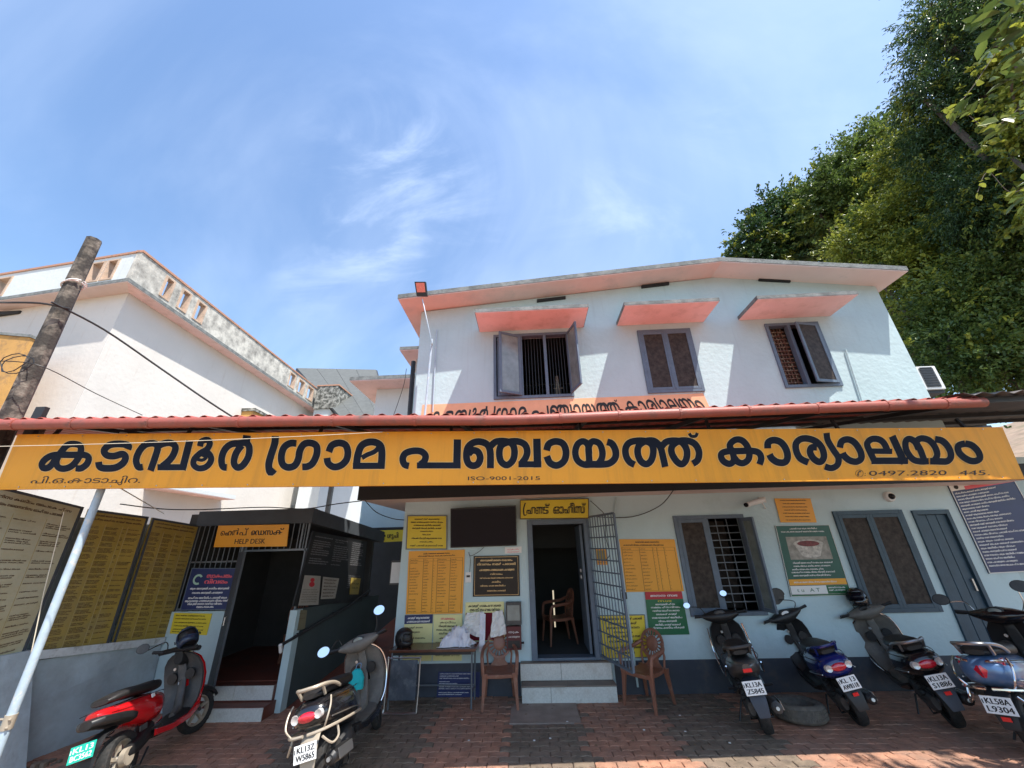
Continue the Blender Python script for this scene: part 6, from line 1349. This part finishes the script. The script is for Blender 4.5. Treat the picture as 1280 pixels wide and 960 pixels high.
    for sy in (-1,1):
        HP(MB().tube([(.895,sy*.20,1.012),(.86,sy*.34,1.03)], .018, 8), 'grip', 'blackpl', smooth=True)
        HP(MB().tube([(.93,sy*.22,1.01),(.925,sy*.28,1.0),(.90,sy*.35,1.005)], .007, 6), 'brake_lever', 'steel' if o.get('lever') else 'blackpl', smooth=True)
        mp = o.get('mirrors', {1:(.90,.34,1.24), -1:(.90,-.34,1.24)}).get(sy)
        if mp:
            m_ = Vector(mp); HP(MB().tube(crom([(.925,sy*.19,1.03),(.93,sy*.24,1.12),tuple(m_+Vector((.03,-sy*.05,-.03)))], 4), .006, 6), 'mirror_stem', o.get('stem', 'blackpl'), smooth=True)
            a_ = o.get('mirror_size', .06); nrm_ = Vector(o.get('mirror_dir', (-1,-.1,-.1))).normalized()
            if o.get('shiny', True):      # tilted back so that it shows open sky
                wp = Vector(t.location)+t.rotation_quaternion @ (m_*sc); tc_ = (EY-wp).normalized(); rd = Vector((.1,-1,.52)).normalized(); nrm_ = (R.to_3x3().inverted() @ (t.rotation_quaternion.inverted() @ (tc_+rd))).normalized()
            side_ = nrm_.cross(Vector((0,0,1))).normalized(); up_ = side_.cross(nrm_)
            HP(MB().loft([[m_-nrm_*dd+side_*cos(g)*a_*1.25*k+up_*sin(g)*a_*k for g in [2*pi*i/18 for i in range(18)]] for dd, k in ((.03,.5),(.018,.95),(0,1.03))]), 'mirror_housing', 'blackpl', smooth=True)
            HP(MB().loft([[m_-nrm_*dd+side_*cos(g)*a_*1.15*k+up_*sin(g)*a_*.92*k for g in [2*pi*i/18 for i in range(18)]] for dd, k in ((-.001,1),(-.003,1))]), 'mirror_glass', 'mirror' if o.get('shiny', True) else 'greypl', smooth=False)
    for k, sy in enumerate((-1, 1)):
        HP(MB().tube(crom([(.93,sy*.20,1.0),(1.0,sy*.19,1.03),(1.04,sy*.10,.96),(1.03,sy*.04,.88)], 5), .0045, 5), 'control_cable', 'blackpl', smooth=True)
        P(MB().tube(crom([(-.30,sy*.140,.735),(-.1,sy*.185,.725),(.15,sy*.196,.70),(.34,sy*.176,.68),(.46,sy*.11,.66)], 4), .004, 5), 'panel_gap', 'blackpl', bd, smooth=True)
        if kind in ('round', 'big'): P(MB().tube(crom([(-.26,sy*.186,.60),(-.05,sy*.206,.565),(.2,sy*.202,.52),(.38,sy*.170,.47)], 4), .006, 5), 'side_trim', 'steel', bd, smooth=True)
        P(MB().tube([(.22,sy*.15,.36),(.20,sy*.25,.37)], .013, 6), 'footrest', 'blackpl')
    P(MB().tube([(.955,.06,.80),(.940,.06,.80)], .016, 10), 'key_barrel', 'steel', ls)
    # grab rail
    if o.get('rail', True):
        rm = o.get('railm', 'steel'); pr = .016
        P(MB().tube(crom([(.02,.145,.775),(-.10,.150,.83),(-.24,.135,.865),(-.33,.08,.875),(-.35,0,.878),(-.33,-.08,.875),(-.24,-.135,.865),(-.10,-.150,.83),(.02,-.145,.775)], 5), pr, 8), 'grab_rail', rm, smooth=True)
        for sy in (-1,1): P(MB().tube([(-.27,sy*.12,.865),(-.22,sy*.11,.78)], .014, 6), 'rail_strut', rm, smooth=True)
    # tail lamp cluster
    if kind == 'round':
        tl_ = P(MB().loft([[Vector((x_, cos(g)*.085*k, .665+sin(g)*.040*k)) for g in [2*pi*i/18 for i in range(18)]] for x_, k in ((-.34,1.05),(-.365,1.0),(-.378,.75),(-.382,.2))]), 'tail_lamp', 'lampred', smooth=True)
        for sy in (-1,1): P(MB().loft([[Vector((-.355+ex*.02-.02*k2+.05*(s_), sy*(.105+.035*cos(g)*k2+.02*s_), .67+sin(g)*.035*k2)) for g in [2*pi*i/12 for i in range(12)]] for ex, k2, s_ in ((0,1.1,.6),(0,1,.1),(0,.3,-.02))]), 'indicator', 'lampclear', smooth=True)
    elif kind == 'big':
        for sy in (-1,1): P(MB().loft([[Vector((-.365+.10*abs(s_)**1.5+ex, sy*s_*.15, .66+.05*s_+zz)) for ex, zz in ((0,-.045),(-.012,0),(0,.045),(.02,.05),(.02,-.05))] for s_ in (.02,.3,.6,.85,1.05)]), 'tail_lamp', 'lampred', smooth=True)
        for sy in (-1,1): P(MB().tube(crom([(-.34,sy*.06,.74),(-.33,sy*.11,.745),(-.26,sy*.165,.74),(-.20,sy*.18,.70)],4), .010, 6), 'lamp_trim', 'chrome', smooth=True)
    else:
        P(MB().box((-.405,-.045,.655),(-.39,.045,.69)), 'tail_lamp', 'lampred' if kind == 'ev' else 'reflector', bevel=.004)
    # mudguard, plate holder and plate
    P(MB().loft([[Vector((x, s*hw, z+dz)) for s, dz in ((-1,0),(-.6,.012),(.6,.012),(1,0),(.9,-.012),(-.9,-.012))] for x, z, hw in ((-.12,.54,.07),(-.28,.52,.085),(-.345,.46,.085),(-.375,.38,.075),(-.395,.27,.055))]), 'rear_mudguard', o.get('mud', 'blackpl'), smooth=True)
    c = Vector((-.392,0,.515)) if kind != 'big' and not o.get('guard') else Vector((-.415,0,.43)); vv = Vector((.18,0,1)).normalized()
    if kind == 'ev': c = Vector((-.435,0,.47)); vv = Vector((.30,0,1)).normalized()
    plate_on(t, c, (0,-1,0), vv, .20, .125, o['plate'], 'plateg' if kind == 'ev' else 'plate', 'whitep' if kind == 'ev' else 'blackl')
    P(MB().slab([c+Vector((.006,.09,-.055)), c+Vector((.006,-.09,-.055)), c+Vector((.022,-.09,.055)), c+Vector((.022,.09,.055))], (-1,0,.18), .012), 'plate_bracket', 'blackpl')
    if o.get('reflector', True): P(MB().box((-.415,-.028,.40-(.08 if kind == 'big' else 0)),(-.400,.028,.43-(.08 if kind == 'big' else 0))).xf(Matrix.Identity(4)), 'rear_reflector', 'reflector')
    # engine, belt case, exhaust, springs
    if kind != 'ev':
        P(MB().loft(loftx([(-.10,.25,.03,.06,.085),(-.04,.24,.045,.095,.09),(.10,.24,.05,.10,.09),(.26,.25,.045,.085,.09),(.34,.26,.03,.06,.085)], 2.4)), 'belt_case', 'greypl', smooth=True)
        for k in range(6): P(MB().tube([(-.02+k*.05,.142,.20+.01*k),(-.02+k*.05,.142,.28)], .004, 5), 'case_rib', 'greypl')
        P(MB().loft(loftx([(.08,.27,.10,.07),(.2,.28,.13,.09),(.38,.29,.12,.09),(.46,.30,.08,.06)], 3)), 'engine', 'greypl', smooth=True)
        ex = P(MB().tube([(-.30,-.155,.30),(-.28,-.155,.30),(-.05,-.15,.265),(.12,-.14,.24),(.16,-.13,.235)], [.030,.055,.060,.050,.02], 12), 'exhaust', o.get('exh', 'blackpl'), smooth=True)
        P(MB().hexa([(-.24,-.214,.26),(.06,-.205,.22),(.06,-.212,.22),(-.24,-.222,.26),(-.24,-.205,.34),(.06,-.20,.30),(.06,-.207,.30),(-.24,-.213,.34)]), 'heat_shield', 'steel', ex)
        P(MB().tube([(-.302,-.155,.30),(-.33,-.155,.305)], .018, 8), 'tail_pipe', 'steel', ex)
    else:
        P(MB().loft(loftx([(-.02,.25,.05,.05,-.05),(.15,.28,.06,.07,-.06),(.35,.34,.10,.09,0)], 3)), 'swing_arm', 'blackpl', smooth=True); P(MB().tube([(0,-.05,rr),(0,-.10,rr)], .075, 16), 'hub_motor', 'beige', smooth=True)
        P(MB().box((.02,-.175,.40),(.12,-.165,.45)), 'vent_panel', 'greypl')
    for i in range(1): P(MB().tube([Vector((-.02+.03*cos(a)+.12*h_, .12+.03*sin(a), .30+.28*h_)) for a, h_ in [(k*.9, k/42) for k in range(43)]], .006, 5), 'shock_spring', o.get('spring', 'blackpl'), smooth=True)
    P(MB().tube([(.30,.14,.24),(.24,.26,.02 if lean > 3 else .16),(.20,.29,.01 if lean > 3 else .15)], .010, 6), 'side_stand', 'blackpl')
    P(MB().tube([(.26,.10,.20),(.12,.12,.10),(.12,-.12,.10),(.26,-.10,.20)], .012, 6), 'centre_stand', 'blackpl')
    if o.get('guard'):
        gm = o['guard']
        for sy in (-1,1):
            P(MB().tube(crom([(.30,sy*.21,.46),(.0,sy*.235,.50),(-.26,sy*.215,.535),(-.38,sy*.13,.545),(-.405,sy*.02,.545)], 5), .013, 7), 'bumper_rail', gm, smooth=True)
            P(MB().tube(crom([(-.22,sy*.205,.53),(-.25,sy*.225,.44),(-.33,sy*.20,.42),(-.38,sy*.14,.50)], 5), .010, 6), 'bumper_loop', gm, smooth=True)
            P(MB().tube(crom([(-.36,sy*.15,.55),(-.37,sy*.19,.62),(-.31,sy*.20,.70),(-.25,sy*.18,.76)], 5), .008, 6), 'lamp_guard', gm, smooth=True)
    if o.get('edge_rails'):
        for sy in (-1,1): P(MB().tube(crom([(.98,sy*.235,.86),(1.0,sy*.25,.6),(.8,sy*.235,.40),(.4,sy*.225,.44),(.0,sy*.205,.62),(-.1,sy*.19,.66)], 5), .009, 6), 'edge_rail', 'chrome', smooth=True)
    return t
def at_local(t, p):   # world point of a local point
    return Vector(t.location) + t.rotation_quaternion @ (Vector(p)*t.scale[0])
s1 = scooter('black scooter with pale grab rail, parked alone before the alley with a teal bag', (-2.01,4.72), 91, 14,
    dict(body='paintblk', inner='warmgrey', head='warmgrey', kind='round', plate=('KL13Z','W5865'), guard='beige', railm='beige', steer=14, fender='paintblk', mud='beige', shield=1.1, shield_trim=True,
         mirrors={1:(.86,.40,1.06), -1:(.90,-.30,1.27)}, mirror_size=.058, mirror_dir=(-.72,-.1,.80), scale=1.01))
p = at_local(s1, (.90,.02,.64)); tb = crom([p+Vector(v) for v in ((-.04,0,.09),(-.06,.01,.02),(-.02,0,-.08))], 3); bag = thing('cloth_bag', 'teal cloth bag hanging from the hook of the black scooter', 'bag', p)
rs = random.Random(4); rings = []
for i in range(9):
    z = .09-.20*i/8; w_ = .02+.06*sin(min(1,(i+.5)/6)*pi/1.6); rings.append([p+Vector((cos(g)*w_*1.15*(1+.12*rs.random())-.03, sin(g)*w_*.7*(1+.1*rs.random())-.02, z)) for g in [2*pi*j/12 for j in range(12)]])
MB().loft(rings).build('sack', 'teal', bag, smooth=False); MB().tube(crom([p+Vector((-.06,-.01,.06)), p+Vector((-.05,0,.13)), p+Vector((0,0,.14)), p+Vector((.0,-.01,.07))],4), .006, 5).build('strap', 'paintlb', bag)
s2 = scooter('red and black electric scooter with green plate beside the low wall', (-4.15,4.72), 101, 15,
    dict(body='paintred', inner='greypl', kind='ev', plate=('KL13','BC3562'), head='blackpl', steer=-22, rim='beige', fender='blackpl', rail=False, guard=None, skirt='paintred', floor='blackpl', reflector=True,
         mirrors={1:(.82,.46,1.10)}, mirror_size=.055, mirror_dir=(-.8,-.5,.2), shiny=False, scale=.98))
MATG = [(.86,-.36,1.03)]
p = at_local(s2, (.90,-.12,1.02)); helmet('dark navy helmet hung on the right handlebar of the red scooter', p+Vector((-.02,.02,.0)), radians(-60), 'helmn', (radians(25),radians(-35)), visor=False, s=.95)
s3 = scooter('slim dark grey scooter with small square red tail lamp, below the barred window', (2.68,5.74), 71.5, 10,
    dict(body='paintblk', rearbody='paintgrey', inner='blackpl', head='blackpl', kind='sport', plate=('KL13A','Z5845'), edge_rails=True, railm='greypl', dial='greypl', steer=-4, exh='greypl', mud='dado', rim='blackpl',
         mirrors={1:(.86,.40,1.18), -1:(.95,-.14,1.26)}, mirror_size=.04, mirror_dir=(-.7,-.1,.75), scale=1.05, reflector=False))
s4 = scooter('deep blue scooter with round black mirror, behind the loose tyre', (3.90,5.94), 75, 16,
    dict(body='paintblk', rearbody='paintblue', inner='blackpl', head='blackpl', kind='round', plate=('KL 13','AW8118'), railm='paintblue', dial='whitep', steer=10, skirt='blackpl', rim='blackpl',
         mirrors={-1:(.98,-.06,1.24)}, mirror_size=.115, mirror_dir=(-.9,-.1,-.15), shiny=False, scale=1.02, mud='blackpl'))
s5 = scooter('black scooter with grey leg shield and helmet on its handlebar', (4.93,5.86), 67, 15,
    dict(body='paintblk', inner='warmgrey', head='warmgrey', kind='round', plate=('KL13A','S1886'), railm='steel', dial='blackpl', steer=6, shield=1.15, shield_trim=True, rim='blackpl', mud='dado',
         mirrors={}, scale=1.06))
p = at_local(s5, (.93,.02,1.06)); helmet('glossy black helmet with white crest resting on the grey shielded scooter', p+Vector((0,-.02,.02)), radians(-150), 'paintblk', (radians(8),radians(-6)), visor=True, s=1.02)
s6 = scooter('metallic light blue scooter with chrome trim cut by the right edge', (5.08,5.14), 30, 8,
    dict(body='paintlb', inner='blackpl', head='paintblk', kind='big', plate=('KL58A','L9304'), railm='steel', guard='chrome', steer=-6, rim='blackpl', stem='chrome',
         mirrors={1:(.88,.42,1.15), -1:(.90,-.30,1.27)}, mirror_size=.06, mirror_dir=(-.8,-.4,.3), scale=1.14, shiny=False))
